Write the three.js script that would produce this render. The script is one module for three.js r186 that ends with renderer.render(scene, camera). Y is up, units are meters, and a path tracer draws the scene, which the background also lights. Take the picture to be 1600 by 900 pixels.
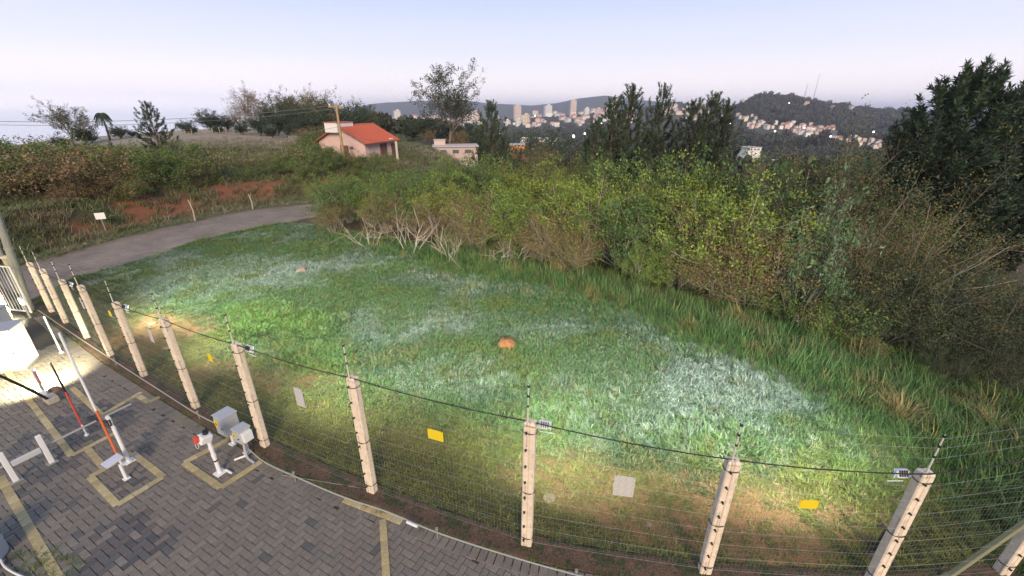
import * as THREE from 'three';
import { mergeGeometries } from 'three/addons/utils/BufferGeometryUtils.js';
import { ImprovedNoise } from 'three/addons/math/ImprovedNoise.js';
import { RoundedBoxGeometry } from 'three/addons/geometries/RoundedBoxGeometry.js';
import { FontLoader } from 'three/addons/loaders/FontLoader.js';

// ---------------------------------------------------------------- camera, sky, sun, exposure
const scene = new THREE.Scene();
const EYE = 6.2, PITCH = 23 * Math.PI / 180, FOC = 659;            // metres, radians, pixels of a 1600 x 900 picture
const camera = new THREE.PerspectiveCamera(2 * Math.atan(450 / FOC) * 180 / Math.PI, 1600 / 900, 0.1, 30000);
camera.position.set(0, EYE, 0);
camera.rotation.x = -PITCH;
const renderer = new THREE.WebGLRenderer({ antialias: true });
renderer.toneMapping = THREE.LinearToneMapping;
renderer.toneMappingExposure = 1.25;
renderer.shadowMap.enabled = true;

const SKY_STOPS = [[-90, .66, .66, .75], [-1, .72, .71, .79], [0, .98, .91, .95], [3, .92, .86, .91], [7, .70, .73, .86], [12, .52, .60, .82], [22, .38, .48, .72], [45, .25, .34, .56], [90, .19, .27, .47]];
{
  const W = 256, H = 256, d = new Float32Array(W * H * 4);
  for (let j = 0; j < H; j++) {
    const e = (j + .5) / H * 180 - 90;
    let k = 0; while (k < SKY_STOPS.length - 2 && SKY_STOPS[k + 1][0] < e) k++;
    const a = SKY_STOPS[k], b = SKY_STOPS[k + 1], t = Math.min(1, Math.max(0, (e - a[0]) / (b[0] - a[0]))), s = t * t * (3 - 2 * t) * .5 + t * .5;
    for (let i = 0; i < W; i++) {
      const o = (j * W + i) * 4;
      for (let c = 0; c < 3; c++) d[o + c] = a[c + 1] + (b[c + 1] - a[c + 1]) * s;
      d[o + 3] = 1;
    }
  }
  const sky = new THREE.DataTexture(d, W, H, THREE.RGBAFormat, THREE.FloatType);
  sky.mapping = THREE.EquirectangularReflectionMapping; sky.magFilter = THREE.LinearFilter; sky.needsUpdate = true;
  scene.background = sky; scene.environment = sky;
}
const sun = new THREE.DirectionalLight(new THREE.Color().setRGB(1, .80, .56), 2.8);   // the broad glow of dawn behind the camera
sun.position.set(12, 38, 76);
sun.castShadow = true; sun.shadow.radius = 36; sun.shadow.mapSize.set(2048, 2048);
Object.assign(sun.shadow.camera, { left: -60, right: 60, top: 60, bottom: -60, near: 1, far: 260 });
scene.add(sun, sun.target);
scene.fog = new THREE.FogExp2(new THREE.Color().setRGB(.80, .83, 1.0), 0.00021);

// ---------------------------------------------------------------- helpers
let seed = 7;
const rnd = () => { seed |= 0; seed = seed + 0x6D2B79F5 | 0; let t = Math.imul(seed ^ seed >>> 15, 1 | seed); t = t + Math.imul(t ^ t >>> 7, 61 | t) ^ t; return ((t ^ t >>> 14) >>> 0) / 4294967296; };
const rr = (a, b) => a + (b - a) * rnd();
const gauss = () => (rnd() + rnd() + rnd() + rnd() - 2) * .87;
const reseed = (n) => { seed = n; };
const V = (x, y, z) => new THREE.Vector3(x, y, z);
const C = (r, g, b) => new THREE.Color().setRGB(r, g, b);
const clamp = (x, a, b) => Math.min(b, Math.max(a, x));
const ss = (a, b, x) => { const t = clamp((x - a) / (b - a), 0, 1); return t * t * (3 - 2 * t); };
const lerp = (a, b, t) => a + (b - a) * t;
const interp = (tab, x) => { if (x <= tab[0][0]) return tab[0][1]; for (let i = 1; i < tab.length; i++) if (x <= tab[i][0]) return lerp(tab[i - 1][1], tab[i][1], (x - tab[i - 1][0]) / (tab[i][0] - tab[i - 1][0])); return tab[tab.length - 1][1]; };
const PN = new ImprovedNoise();
const fbm = (x, y, o = 4, z = .37) => { let s = 0, a = .5, f = 1; for (let i = 0; i < o; i++) { s += a * PN.noise(x * f, y * f, z + i * 3.1); f *= 2.03; a *= .5; } return s; };   // about -.5 to .5

const CP = Math.cos(PITCH), SP = Math.sin(PITCH);
function ray(px, py) { const u = (px - 800) / FOC, v = (450 - py) / FOC; return V(u, v * CP - SP, -(CP + v * SP)); }
function onY(px, py, y = 0) { const r = ray(px, py), t = (y - EYE) / r.y; return V(r.x * t, y, r.z * t); }          // where a pixel's line meets the level y
function atDepth(px, py, d) { const r = ray(px, py), t = d / -r.z; return V(r.x * t, EYE + r.y * t, -d); }           // ... at a distance d ahead
function toPix(p) { const f = -p.z, u = p.y - EYE, zc = f * CP - u * SP, yc = u * CP + f * SP; return [800 + p.x / zc * FOC, 450 - yc / zc * FOC]; }
function heightFor(base, py) { let lo = 0, hi = 30; for (let i = 0; i < 40; i++) { const m = (lo + hi) / 2; if (toPix(V(base.x, base.y + m, base.z))[1] > py) lo = m; else hi = m; } return lo; }
const slopeAt = (px, py) => { const r = ray(px, py); return r.y / -r.z; };

const taken = new Map();
function numbered(n) { const k = taken.get(n) || 0; taken.set(n, k + 1); return k ? `${n}_${String(k).padStart(3, '0')}` : n; }
function setup(o) { o.traverse(m => { if (m.isMesh) { m.castShadow = true; m.receiveShadow = true; } }); }
function thing(name, label, category, pos, turn = 0, group) {
  const o = new THREE.Group(); o.name = numbered(name); if (pos) o.position.copy(pos); o.rotation.y = turn;
  o.userData = { label, category }; if (group) o.userData.group = group; scene.add(o); return o;
}
function part(name, geo, mat, parent, label) { const m = new THREE.Mesh(geo, mat); m.name = name; m.castShadow = m.receiveShadow = true; if (label) m.userData.label = label; parent.add(m); return m; }
function struct(name, geo, mat, label, parent) { const m = new THREE.Mesh(geo, mat); m.name = parent ? name : numbered(name); m.receiveShadow = m.castShadow = true; m.userData.kind = 'structure'; if (label) m.userData.label = label; (parent || scene).add(m); return m; }
function soloThing(name, geo, mat, label, category, pos, turn = 0, group) { const m = new THREE.Mesh(geo, mat); m.name = numbered(name); if (pos) m.position.copy(pos); m.rotation.y = turn; m.castShadow = m.receiveShadow = true; m.userData = { label, category }; if (group) m.userData.group = group; scene.add(m); return m; }
function copyThing(src, name, pos, turn, scale, group, label) { const c = src.clone(); c.name = numbered(name); c.position.copy(pos); c.rotation.set(0, turn, 0); if (scale) (typeof scale === 'number' ? c.scale.setScalar(scale) : c.scale.copy(scale)); c.userData = { ...src.userData }; if (group) c.userData.group = group; if (label) c.userData.label = label; scene.add(c); return c; }

// geometry collector: positions, colours, indices
class GB {
  constructor() { this.p = []; this.c = []; this.i = []; }
  v(x, y, z, c) { this.p.push(x, y, z); if (c) this.c.push(c.r, c.g, c.b); return this.p.length / 3 - 1; }
  tri(a, b, c) { this.i.push(a, b, c); }
  quad(a, b, c, d) { this.i.push(a, b, c, a, c, d); }
  tube(pts, r0, r1, sides, col, cap = false) {
    const n = pts.length; let prev = null; const up = V(0, 1, 0), side = V(1, 0, 0);
    for (let k = 0; k < n; k++) {
      const t = (k < n - 1 ? pts[k + 1].clone().sub(pts[k]) : pts[k].clone().sub(pts[k - 1])).normalize();
      const a = t.clone().cross(Math.abs(t.y) > .9 ? side : up).normalize(), b = t.clone().cross(a);
      const r = lerp(r0, r1, k / (n - 1)), ring = [];
      for (let s = 0; s < sides; s++) { const q = s / sides * Math.PI * 2, x = Math.cos(q) * r, y = Math.sin(q) * r; ring.push(this.v(pts[k].x + a.x * x + b.x * y, pts[k].y + a.y * x + b.y * y, pts[k].z + a.z * x + b.z * y, col)); }
      if (prev) for (let s = 0; s < sides; s++) this.quad(prev[s], prev[(s + 1) % sides], ring[(s + 1) % sides], ring[s]);
      else if (cap) for (let s = 1; s < sides - 1; s++) this.tri(ring[0], ring[s + 1], ring[s]);
      prev = ring;
    }
    if (cap) for (let s = 1; s < sides - 1; s++) this.tri(prev[0], prev[s], prev[s + 1]);
  }
  leaf(x, y, z, dir, nrm, len, wid, col) {   // a folded leaf of two triangles
    const s = dir.clone().cross(nrm).normalize().multiplyScalar(wid * .5);
    const a = this.v(x, y, z, col), m = .45 * len;
    const b = this.v(x + dir.x * m + s.x + nrm.x * wid * .15, y + dir.y * m + s.y + nrm.y * wid * .15, z + dir.z * m + s.z + nrm.z * wid * .15, col);
    const e = this.v(x + dir.x * len, y + dir.y * len, z + dir.z * len, col);
    const d = this.v(x + dir.x * m - s.x + nrm.x * wid * .15, y + dir.y * m - s.y + nrm.y * wid * .15, z + dir.z * m - s.z + nrm.z * wid * .15, col);
    this.tri(a, b, e); this.tri(a, e, d);
  }
  geo(smooth = true) {
    const g = new THREE.BufferGeometry();
    g.setAttribute('position', new THREE.Float32BufferAttribute(this.p, 3));
    if (this.c.length) g.setAttribute('color', new THREE.Float32BufferAttribute(this.c, 3));
    g.setIndex(this.i); g.computeVertexNormals(); return g;
  }
}
const boxG = (w, h, d, x = 0, y = 0, z = 0) => new THREE.BoxGeometry(w, h, d).translate(x, y, z);
const rbox = (w, h, d, r, x = 0, y = 0, z = 0) => new RoundedBoxGeometry(w, h, d, 1, r).translate(x, y, z);
const cyl = (r0, r1, h, n, x = 0, y = 0, z = 0) => new THREE.CylinderGeometry(r0, r1, h, n).translate(x, y, z);
const merged = (list) => mergeGeometries(list.map(g => { const q = g.index ? g.toNonIndexed() : g.clone(); for (const k of Object.keys(q.attributes)) if (!['position', 'normal', 'uv'].includes(k)) q.deleteAttribute(k); return q; }));

// textures of fine grain only
function noiseTex(size, fn, srgb = false) {
  const d = new Uint8Array(size * size * 4);
  for (let j = 0; j < size; j++) for (let i = 0; i < size; i++) { const v = fn(i / size, j / size), o = (j * size + i) * 4; if (Array.isArray(v)) { d[o] = clamp(v[0], 0, 1) * 255; d[o + 1] = clamp(v[1], 0, 1) * 255; d[o + 2] = clamp(v[2], 0, 1) * 255; } else d[o] = d[o + 1] = d[o + 2] = clamp(v, 0, 1) * 255; d[o + 3] = 255; }
  const t = new THREE.DataTexture(d, size, size); t.wrapS = t.wrapT = THREE.RepeatWrapping; t.magFilter = THREE.LinearFilter; t.minFilter = THREE.LinearMipmapLinearFilter; t.generateMipmaps = true; if (srgb) t.colorSpace = THREE.SRGBColorSpace; t.needsUpdate = true; return t;
}
reseed(11);
function valueNoise(n) { const g = Array.from({ length: n * n }, rnd); return (u, v) => { const x = u * n, y = v * n, i = Math.floor(x), j = Math.floor(y), f = x - i, q = y - j, a = f * f * (3 - 2 * f), b = q * q * (3 - 2 * q), at = (p, r) => g[((r % n) + n) % n * n + ((p % n) + n) % n]; return lerp(lerp(at(i, j), at(i + 1, j), a), lerp(at(i, j + 1), at(i + 1, j + 1), a), b); }; }
const n8 = valueNoise(8), n32 = valueNoise(32), n128 = valueNoise(128), n256 = valueNoise(256);
const grainTex = noiseTex(512, (u, v) => .30 + .25 * n8(u, v) + .2 * n32(u, v) + .15 * n128(u, v) + .22 * n256(u, v), false);
const soilTex = noiseTex(512, (u, v) => { const a = n8(u, v), b = n32(u, v), c = n128(u, v), d = n256(u, v), q = .42 + .2 * a + .22 * b + .2 * c + .2 * d; return [q * (1 + .08 * (b - .5)), q, q * (1 - .1 * (c - .5))]; });
function tex(t, s) { const c = t.clone(); c.repeat.set(s, s); c.needsUpdate = true; return c; }
const std = (r, g, b, rough = .8, extra = {}) => new THREE.MeshStandardMaterial({ color: C(r, g, b), roughness: rough, ...extra });
const leafMat = new THREE.MeshStandardMaterial({ vertexColors: true, roughness: .75, side: THREE.DoubleSide });
const barkMat = new THREE.MeshStandardMaterial({ vertexColors: true, roughness: .9 });

// ---------------------------------------------------------------- the lie of the land
const FENCE_BASE = [[-40, 436], [36, 470], [82, 488], [104, 505], [137, 529], [174, 556], [226, 588], [307, 637], [415, 697], [582, 768], [823, 850], [1100, 893], [1362, 908], [1563, 894]].map(([x, y]) => onY(x, y));
const FENCE_TOP_PY = [360, 395, 410, 420, 437, 445, 472, 497, 535, 588, 655, 715, 737, 700];
const POST0 = 2;                                                      // first post of the fence in that list
const FIELD_EDGE = [[150, 400], [300, 372], [420, 368], [540, 392], [640, 416], [760, 438], [850, 452], [960, 484], [1060, 520], [1150, 562], [1240, 606], [1330, 655], [1420, 712], [1500, 790], [1600, 880]].map(([x, y]) => onY(x, y));
const ROAD_FAR = [[-260, 530], [-120, 470], [0, 425], [60, 408], [100, 398], [200, 370], [300, 346], [400, 327], [500, 317], [600, 309], [700, 304], [820, 300]].map(([x, y]) => onY(x, y));
const ROAD_NEAR = [[-260, 640], [-120, 560], [0, 492], [60, 462], [100, 443], [200, 411], [300, 379], [400, 356], [500, 338], [600, 328], [700, 321], [820, 316]].map(([x, y]) => onY(x, y));
function signedDist(line, x, z) {     // positive on the far side of a line drawn from its first point to its last, as seen from the camera
  let best = 1e9, sg = 1;
  for (let i = 0; i < line.length - 1; i++) {
    const a = line[i], b = line[i + 1], dx = b.x - a.x, dz = b.z - a.z, t = clamp(((x - a.x) * dx + (z - a.z) * dz) / (dx * dx + dz * dz), 0, 1);
    const qx = x - a.x - dx * t, qz = z - a.z - dz * t, q = qx * qx + qz * qz;
    if (q < best - 1e-9) { best = q; sg = dx * (z - a.z) - dz * (x - a.x) < 0 ? 1 : -1; }
  }
  return Math.sqrt(best) * sg;
}
const fenceDist = (x, z) => signedDist(FENCE_BASE, x, z);             // > 0 outside the yard
const fieldDist = (x, z) => signedDist(FIELD_EDGE, x, z);             // > 0 beyond the mown grass
const roadDist = (x, z) => signedDist(ROAD_FAR, x, z);
const roadNearDist = (x, z) => signedDist(ROAD_NEAR, x, z);
const azim = (px, py) => { const r = ray(px, py); return r.x / -r.z; };
const ridge = (tab, d) => tab.map(([x, y]) => [azim(x, y), EYE + d * slopeAt(x, y)]);
const CREST = ridge([[-200, 255], [0, 243], [150, 224], [250, 214], [350, 207], [450, 210], [540, 222]], 80);
const TOWN = ridge([[-400, 250], [420, 240], [540, 196], [580, 190], [800, 188], [900, 182], [1000, 170], [1050, 161], [1110, 161], [1160, 172], [2000, 200]], 1500);
const WOODED = ridge([[1060, 235], [1110, 192], [1140, 174], [1165, 162], [1190, 155], [1220, 155], [1260, 162], [1300, 169], [1350, 176], [1400, 181], [1450, 185], [1600, 192], [2000, 205]], 1000);
const FARHILLS = ridge([[-600, 250], [400, 240], [500, 200], [555, 166], [600, 160], [660, 158], [720, 156], [760, 161], [830, 165], [870, 161], [905, 153], [945, 149], [990, 155], [1050, 161], [1200, 166], [1500, 190], [2400, 215]], 3200);
const VALLEY = [[25, 0], [45, -3], [60, -5], [120, -13], [300, -27], [600, -36], [900, -36], [1500, 0], [1900, 0], [2600, -45], [4500, -45]];
function landHeight(x, z) {
  const d = -z, a = x / Math.max(d, 1);
  if (d < 1) return 0;
  let h = 0;
  const F = ss(-.21, .04, a);
  // behind the field the ground falls to the valley, least on the side of the road
  const crest = interp(CREST, a);
  const left = d < 80 ? crest * ss(36, 80, d) : lerp(crest, -32 - 70 * ss(-.35, -.7, a), ss(95, 420, d));
  let v = interp(VALLEY, d);
  if (d > 900) v = lerp(-36, interp(TOWN, a), ss(900, 1500, d)) + (d > 1500 ? lerp(0, -45, ss(1500, 2300, d)) : 0);
  const l2 = d > 420 ? lerp(-32 - 70 * ss(-.35, -.7, a), v, ss(420, 1200, d)) : left;
  h = lerp(l2, v, d > 1200 ? 1 : F);
  const w = ss(430, 1000, d) * (1 - ss(1000, 1700, d));
  if (w > 0 && a > .3) h = lerp(h, interp(WOODED, a), w * ss(.36, .46, a));
  const f = ss(2100, 3200, d);
  if (f > 0) h = lerp(h, interp(FARHILLS, a), f);
  if (d > 3300) h -= (d - 3300) * .08;
  if (d < 140) {
    const fd = fieldDist(x, z);
    if (fd > 0) h -= Math.min(1.9, .2 * fd) * ss(-5, 5, x) * (1 - ss(20, 60, d));
    const rd = roadDist(x, z);
    if (x < -6 && rd > .6) h += (1.25 * ss(1.1, 4.2, rd) + .25 * fbm(x * .35, z * .35, 3) * ss(1, 3, rd)) * ss(-8, -16, x) * (1 - ss(50, 80, d));
    if (rd < 0 && roadNearDist(x, z) > 0) h -= .03;
    h += fenceDist(x, z) > .3 ? .05 * fbm(x * .5, z * .5, 3) : 0;
  } else h += fbm(x * .004, z * .004, 3) * Math.min(8, (d - 140) * .01);
  return h;
}
// point on the ground along a pixel's line of sight
function onLand(px, py) {
  const r = ray(px, py); let t = 2;
  for (let i = 0; i < 4000; i++) { const y = EYE + r.y * t; if (y < landHeight(r.x * t, r.z * t)) break; t *= 1.004; if (t > 9000) break; }
  return V(r.x * t, landHeight(r.x * t, r.z * t), r.z * t);
}
const inYard = (x, z) => fenceDist(x, z) < .16;

// patches on the field: frost, bare earth, lush grass (centre pixel on the ground, half sizes in metres, strength)
const patch = (px, py, rx, rz, k) => ({ p: onY(px, py), rx, rz, k });
const FROST = [patch(350, 432, 4.2, 2.1, 1), patch(450, 420, 2.4, 1.2, .7), patch(260, 470, 2, 1.2, .55), patch(720, 585, 1.7, 1, .75), patch(860, 525, 1.0, .6, .6), patch(1060, 640, 2.6, 1.3, .8), patch(1180, 615, 1.5, 1.2, .8), patch(950, 600, 1.6, .9, .6), patch(1260, 690, 1.1, .9, .5), patch(640, 500, 2.5, 1.3, .5), patch(1000, 560, 2, 1, .55), patch(400, 372, 1.2, .7, .8)];
const EARTH = [patch(250, 512, 1.5, .9, 1), patch(215, 540, 1, .7, .8), patch(470, 592, 1.2, .45, .6), patch(330, 580, 1, .4, .5), patch(640, 540, .7, .35, .45), patch(1000, 770, 1.6, .5, .7), patch(1130, 800, 1.5, .6, .9), patch(880, 740, 1, .5, .5), patch(1230, 830, 1.4, .6, .8), patch(1340, 790, .5, .4, .4), patch(640, 690, .9, .4, .3), patch(700, 430, 1.2, .4, .4)];
const LUSH = [patch(440, 510, 1.6, .8, 1), patch(400, 490, 1, .6, .8), patch(500, 560, 1.2, .7, .6), patch(900, 640, 1, .6, .7), patch(1110, 690, 1, .6, .7), patch(1400, 820, 1, 1.4, .9), patch(1360, 770, .9, .9, .6), patch(800, 600, .9, .5, .5), patch(620, 420, 1.5, .6, .5), patch(140, 435, 2, .8, .7)];
function amount(list, x, z, n) { let s = 0; for (const q of list) { const dx = (x - q.p.x) / q.rx, dz = (z - q.p.z) / q.rz, r = dx * dx + dz * dz; if (r < 4) s = Math.max(s, q.k * (1 - ss(.25, 2.2, r + n * 2.2))); } return s; }
function cover(x, z) {
  const n = fbm(x * 1.1, z * 1.1, 5) * 1.15, n2 = fbm(x * .33 + 9, z * .33, 3), fd = fenceDist(x, z);
  const frost = clamp(amount(FROST, x, z, n) * .72 + .6 * ss(-.08, .28, n2) * ss(2.5, 5, fd), 0, 1);
  return { frost, earth: amount(EARTH, x, z, -n), lush: amount(LUSH, x, z, n), moss: (1 - ss(1.2, 2.7, fd + n * 1.6)), n, n2, fd };
}

// ---------------------------------------------------------------- ground sheet
{
  const az = []; for (let a = -180; a < -64; a += 6) az.push(a); for (let a = -64; a <= 64; a += .42) az.push(a); for (let a = 70; a <= 180; a += 6) az.push(a);
  const rad = []; for (let r = .6; r < 4300; r *= r < 60 ? 1.022 : 1.033) rad.push(r);
  const g = new THREE.BufferGeometry(), P = [], CL = [], UV = [], I = [], c = C(0, 0, 0);
  const soil = C(.10, .070, .040), olive = C(.085, .080, .022), green = C(.05, .085, .028), earth = C(.33, .170, .070), red = C(.235, .088, .044), pale = C(.38, .31, .235), wood = C(.032, .045, .030), scrub = C(.075, .075, .03), frostC = C(.22, .26, .21), verge = C(.11, .12, .05);
  const reach = (a) => Math.abs(a) > 68 ? 120 : a < -22.5 ? 150 : a > 50 ? 1900 : 4300;   // nothing beyond shows from here
  for (const r0 of rad) for (const a of az) {
    const r = Math.min(r0, reach(a)), x = r * Math.sin(a * Math.PI / 180), z = -r * Math.cos(a * Math.PI / 180), d = -z;
    let y = landHeight(x, z); const yard = fenceDist(x, z) < .1 && d < 30 && x < 14; if (yard) y = -.09;
    P.push(x, y, z); UV.push(x / 2.3, z / 2.3);
    const n = d < 400 ? fbm(x * .3, z * .3, 3) : 0;
    if (d < 60 && d > 0) {
      const k = cover(x, z), fdist = fieldDist(x, z), rd = roadDist(x, z), an = x / Math.max(d, 1);
      c.copy(green).lerp(soil, .35 + k.n * .6).lerp(olive, k.moss * .8).lerp(frostC, k.frost * .35).lerp(earth, k.earth * .9);
      if (fdist > .3) c.lerp(soil, ss(.3, 2, fdist) * .8);
      if (rd > 0 && x < -3) { c.copy(verge).lerp(scrub, ss(.8, 3, rd)); const bank = ss(1.2, 2.2, rd) * (1 - ss(4.2, 7, rd)) * ss(-.07, .12, fbm(x * .22, z * .22 + 4, 3) + .06 + (x > -22 ? .08 : 0)); c.lerp(red, bank); c.lerp(pale, ss(34, 50, d) * (.5 + .4 * ss(-.2, .2, n)) * ss(-.3, -.5, an)); }
    } else if (d > 0 && d < 140) { const an = x / d; c.copy(scrub).lerp(pale, (1 - ss(-.45, -.3, an)) * (.85 + n * .3)); }
    else c.copy(wood).lerp(scrub, clamp(.3 + fbm(x * .01, z * .01, 3), 0, .6) * (1 - ss(2000, 4000, d)));
    CL.push(c.r, c.g, c.b);
  }
  const N = az.length;
  for (let j = 0; j < rad.length - 1; j++) for (let i = 0; i < N - 1; i++) { if (rad[j] >= Math.min(reach(az[i]), reach(az[i + 1]))) continue; const a = j * N + i, b = a + 1, e = a + N, f = e + 1; I.push(a, b, f, a, f, e); }
  g.setAttribute('position', new THREE.Float32BufferAttribute(P, 3)); g.setAttribute('color', new THREE.Float32BufferAttribute(CL, 3)); g.setAttribute('uv', new THREE.Float32BufferAttribute(UV, 2)); g.setIndex(I); g.computeVertexNormals();
  struct('terrain', g, new THREE.MeshStandardMaterial({ vertexColors: true, roughness: .95, map: (() => { const t = noiseTex(512, (u, v) => .55 + .22 * n8(u, v) + .3 * n32(u, v) + .25 * n128(u, v) + .2 * n256(u, v)); return t; })(), bumpMap: grainTex, bumpScale: .05, side: THREE.DoubleSide }), 'grassy ground falling away to a wooded valley and hills');
}
// ---------------------------------------------------------------- the dirt road
{
  const A = new THREE.CatmullRomCurve3(ROAD_FAR), B = new THREE.CatmullRomCurve3(ROAD_NEAR), n = 130, m = 14, P = [], UV = [], CL = [], I = [], c = C(0, 0, 0);
  for (let i = 0; i <= n; i++) {
    const a = A.getPoint(i / n), b = B.getPoint(i / n), e1 = .35 * fbm(i * .23, 1, 3), e2 = .35 * fbm(i * .21, 7, 3);
    for (let j = 0; j <= m; j++) {
      const t = j / m + (j === 0 ? e1 * .25 : j === m ? e2 * .25 : 0), x = lerp(a.x, b.x, t), z = lerp(a.z, b.z, t);
      const rut = -.03 * (Math.exp(-Math.pow((j / m - .3) * 9, 2)) + Math.exp(-Math.pow((j / m - .7) * 9, 2)));
      P.push(x, Math.max(landHeight(x, z), -.05) + .055 + rut * .8 - (j === 0 || j === m ? .05 : 0), z); UV.push(x / 2.5, z / 2.5);
      const q = fbm(x * .5, z * .5, 3), pebbly = Math.exp(-Math.pow((j / m - .5) * 5, 2));
      c.copy(C(.30, .235, .18)).multiplyScalar(1 + q * .7).lerp(C(.30, .25, .20), pebbly * .3).lerp(C(.25, .155, .085), (j < 2 ? .6 : 0));
      CL.push(c.r, c.g, c.b);
    }
  }
  for (let i = 0; i < n; i++) for (let j = 0; j < m; j++) { const a = i * (m + 1) + j; I.push(a, a + m + 1, a + 1, a + 1, a + m + 1, a + m + 2); }
  const g = new THREE.BufferGeometry(); g.setAttribute('position', new THREE.Float32BufferAttribute(P, 3)); g.setAttribute('color', new THREE.Float32BufferAttribute(CL, 3)); g.setAttribute('uv', new THREE.Float32BufferAttribute(UV, 2)); g.setIndex(I); g.computeVertexNormals();
  struct('dirt_road', g, new THREE.MeshStandardMaterial({ vertexColors: true, roughness: .95, map: soilTex, bumpMap: grainTex, bumpScale: .03, side: THREE.DoubleSide }), 'packed gravel road curving past the field');
}

// ---------------------------------------------------------------- paved yard
const U = V(.887, 0, .462), W_ = V(-.462, 0, .887);                   // along the fence; into the yard
const YAW = Math.atan2(-U.z, U.x);                                    // turn of things set square to the paving
const paverMats = [], paverTint = [[.180, .160, .132], [.155, .140, .118], [.200, .176, .142], [.170, .145, .118], [.146, .136, .120], [.190, .155, .128], [.210, .190, .158]];
for (const [r, g, b] of paverTint) paverMats.push(std(r, g, b, .82, { map: tex(grainTex, 1.7), bumpMap: tex(grainTex, 2.3), bumpScale: .004 }));
for (const m of paverMats) m.color.lerp(C(.178, .148, .115), .45).multiplyScalar(1.5);              // the grain map averages about .57
const wetMats = [[.085, .080, .072], [.066, .060, .055], [.10, .082, .070]].map(([r, g, b]) => std(r * 1.75, g * 1.75, b * 1.75, .55, { map: tex(grainTex, 1.7) }));
const yellowMats = [[.46, .36, .17], [.40, .32, .16], [.48, .39, .21], [.36, .29, .15]].map(([r, g, b]) => std(r * 1.4, g * 1.4, b * 1.4, .75, { map: tex(grainTex, 1.3), bumpMap: tex(grainTex, 2.3), bumpScale: .003 }));
function paverGeo(l, w, h = .05, ch = .006) {                          // top chamfered all round, seated with its top at 0
  const gb = new GB(), a = l / 2, b = w / 2, ring = (x, z, y) => [gb.v(-x, y, -z), gb.v(x, y, -z), gb.v(x, y, z), gb.v(-x, y, z)];
  const faces = (r, s) => { for (let k = 0; k < 4; k++) gb.quad(r[k], s[k], s[(k + 1) % 4], r[(k + 1) % 4]); };
  faces(ring(a - ch, b - ch, 0), ring(a, b, -ch)); faces(ring(a, b, -ch), ring(a, b, -h)); const t = ring(a - ch, b - ch, 0); gb.quad(t[3], t[2], t[1], t[0]);
  const g = gb.geo().toNonIndexed(); g.computeVertexNormals();
  const p = g.attributes.position, uv = new Float32Array(p.count * 2); for (let i = 0; i < p.count; i++) { uv[2 * i] = p.getX(i) + p.getY(i); uv[2 * i + 1] = p.getZ(i) + p.getY(i); } g.setAttribute('uv', new THREE.BufferAttribute(uv, 2)); return g;
}
const PW = .103, PAVER = paverGeo(PW * 2 - .007, PW - .007);
const yard = new THREE.Group(); yard.name = 'paved_yard'; yard.userData = { kind: 'structure', label: 'herringbone paved yard of grey concrete blocks' }; scene.add(yard);
const kerbIn = .46;                                                   // paving stops this far inside the fence line
const LINES = [[[0, 745], [92, 905], .12], [[48, 628], [112, 712], .11], [[112, 712], [184, 674], .11], [[136, 700], [163, 731], .11], [[141, 745], [183, 789], .11], [[183, 789], [255, 745], .11], [[255, 745], [207, 708], .11], [[207, 708], [141, 745], .11], [[113, 606], [176, 664], .11], [[163, 647], [221, 613], .11], [[217, 619], [233, 629], .11], [[233, 629], [253, 618], .11], [[288, 723], [345, 762], .11], [[345, 762], [409, 721], .11], [[288, 723], [364, 683], .11], [[537, 781], [628, 816], .11], [[598, 812], [604, 905], .11], [[0, 566], [50, 632], .11]]
  .map(([a, b, w]) => ({ a: onY(...a), b: onY(...b), w }));
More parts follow.
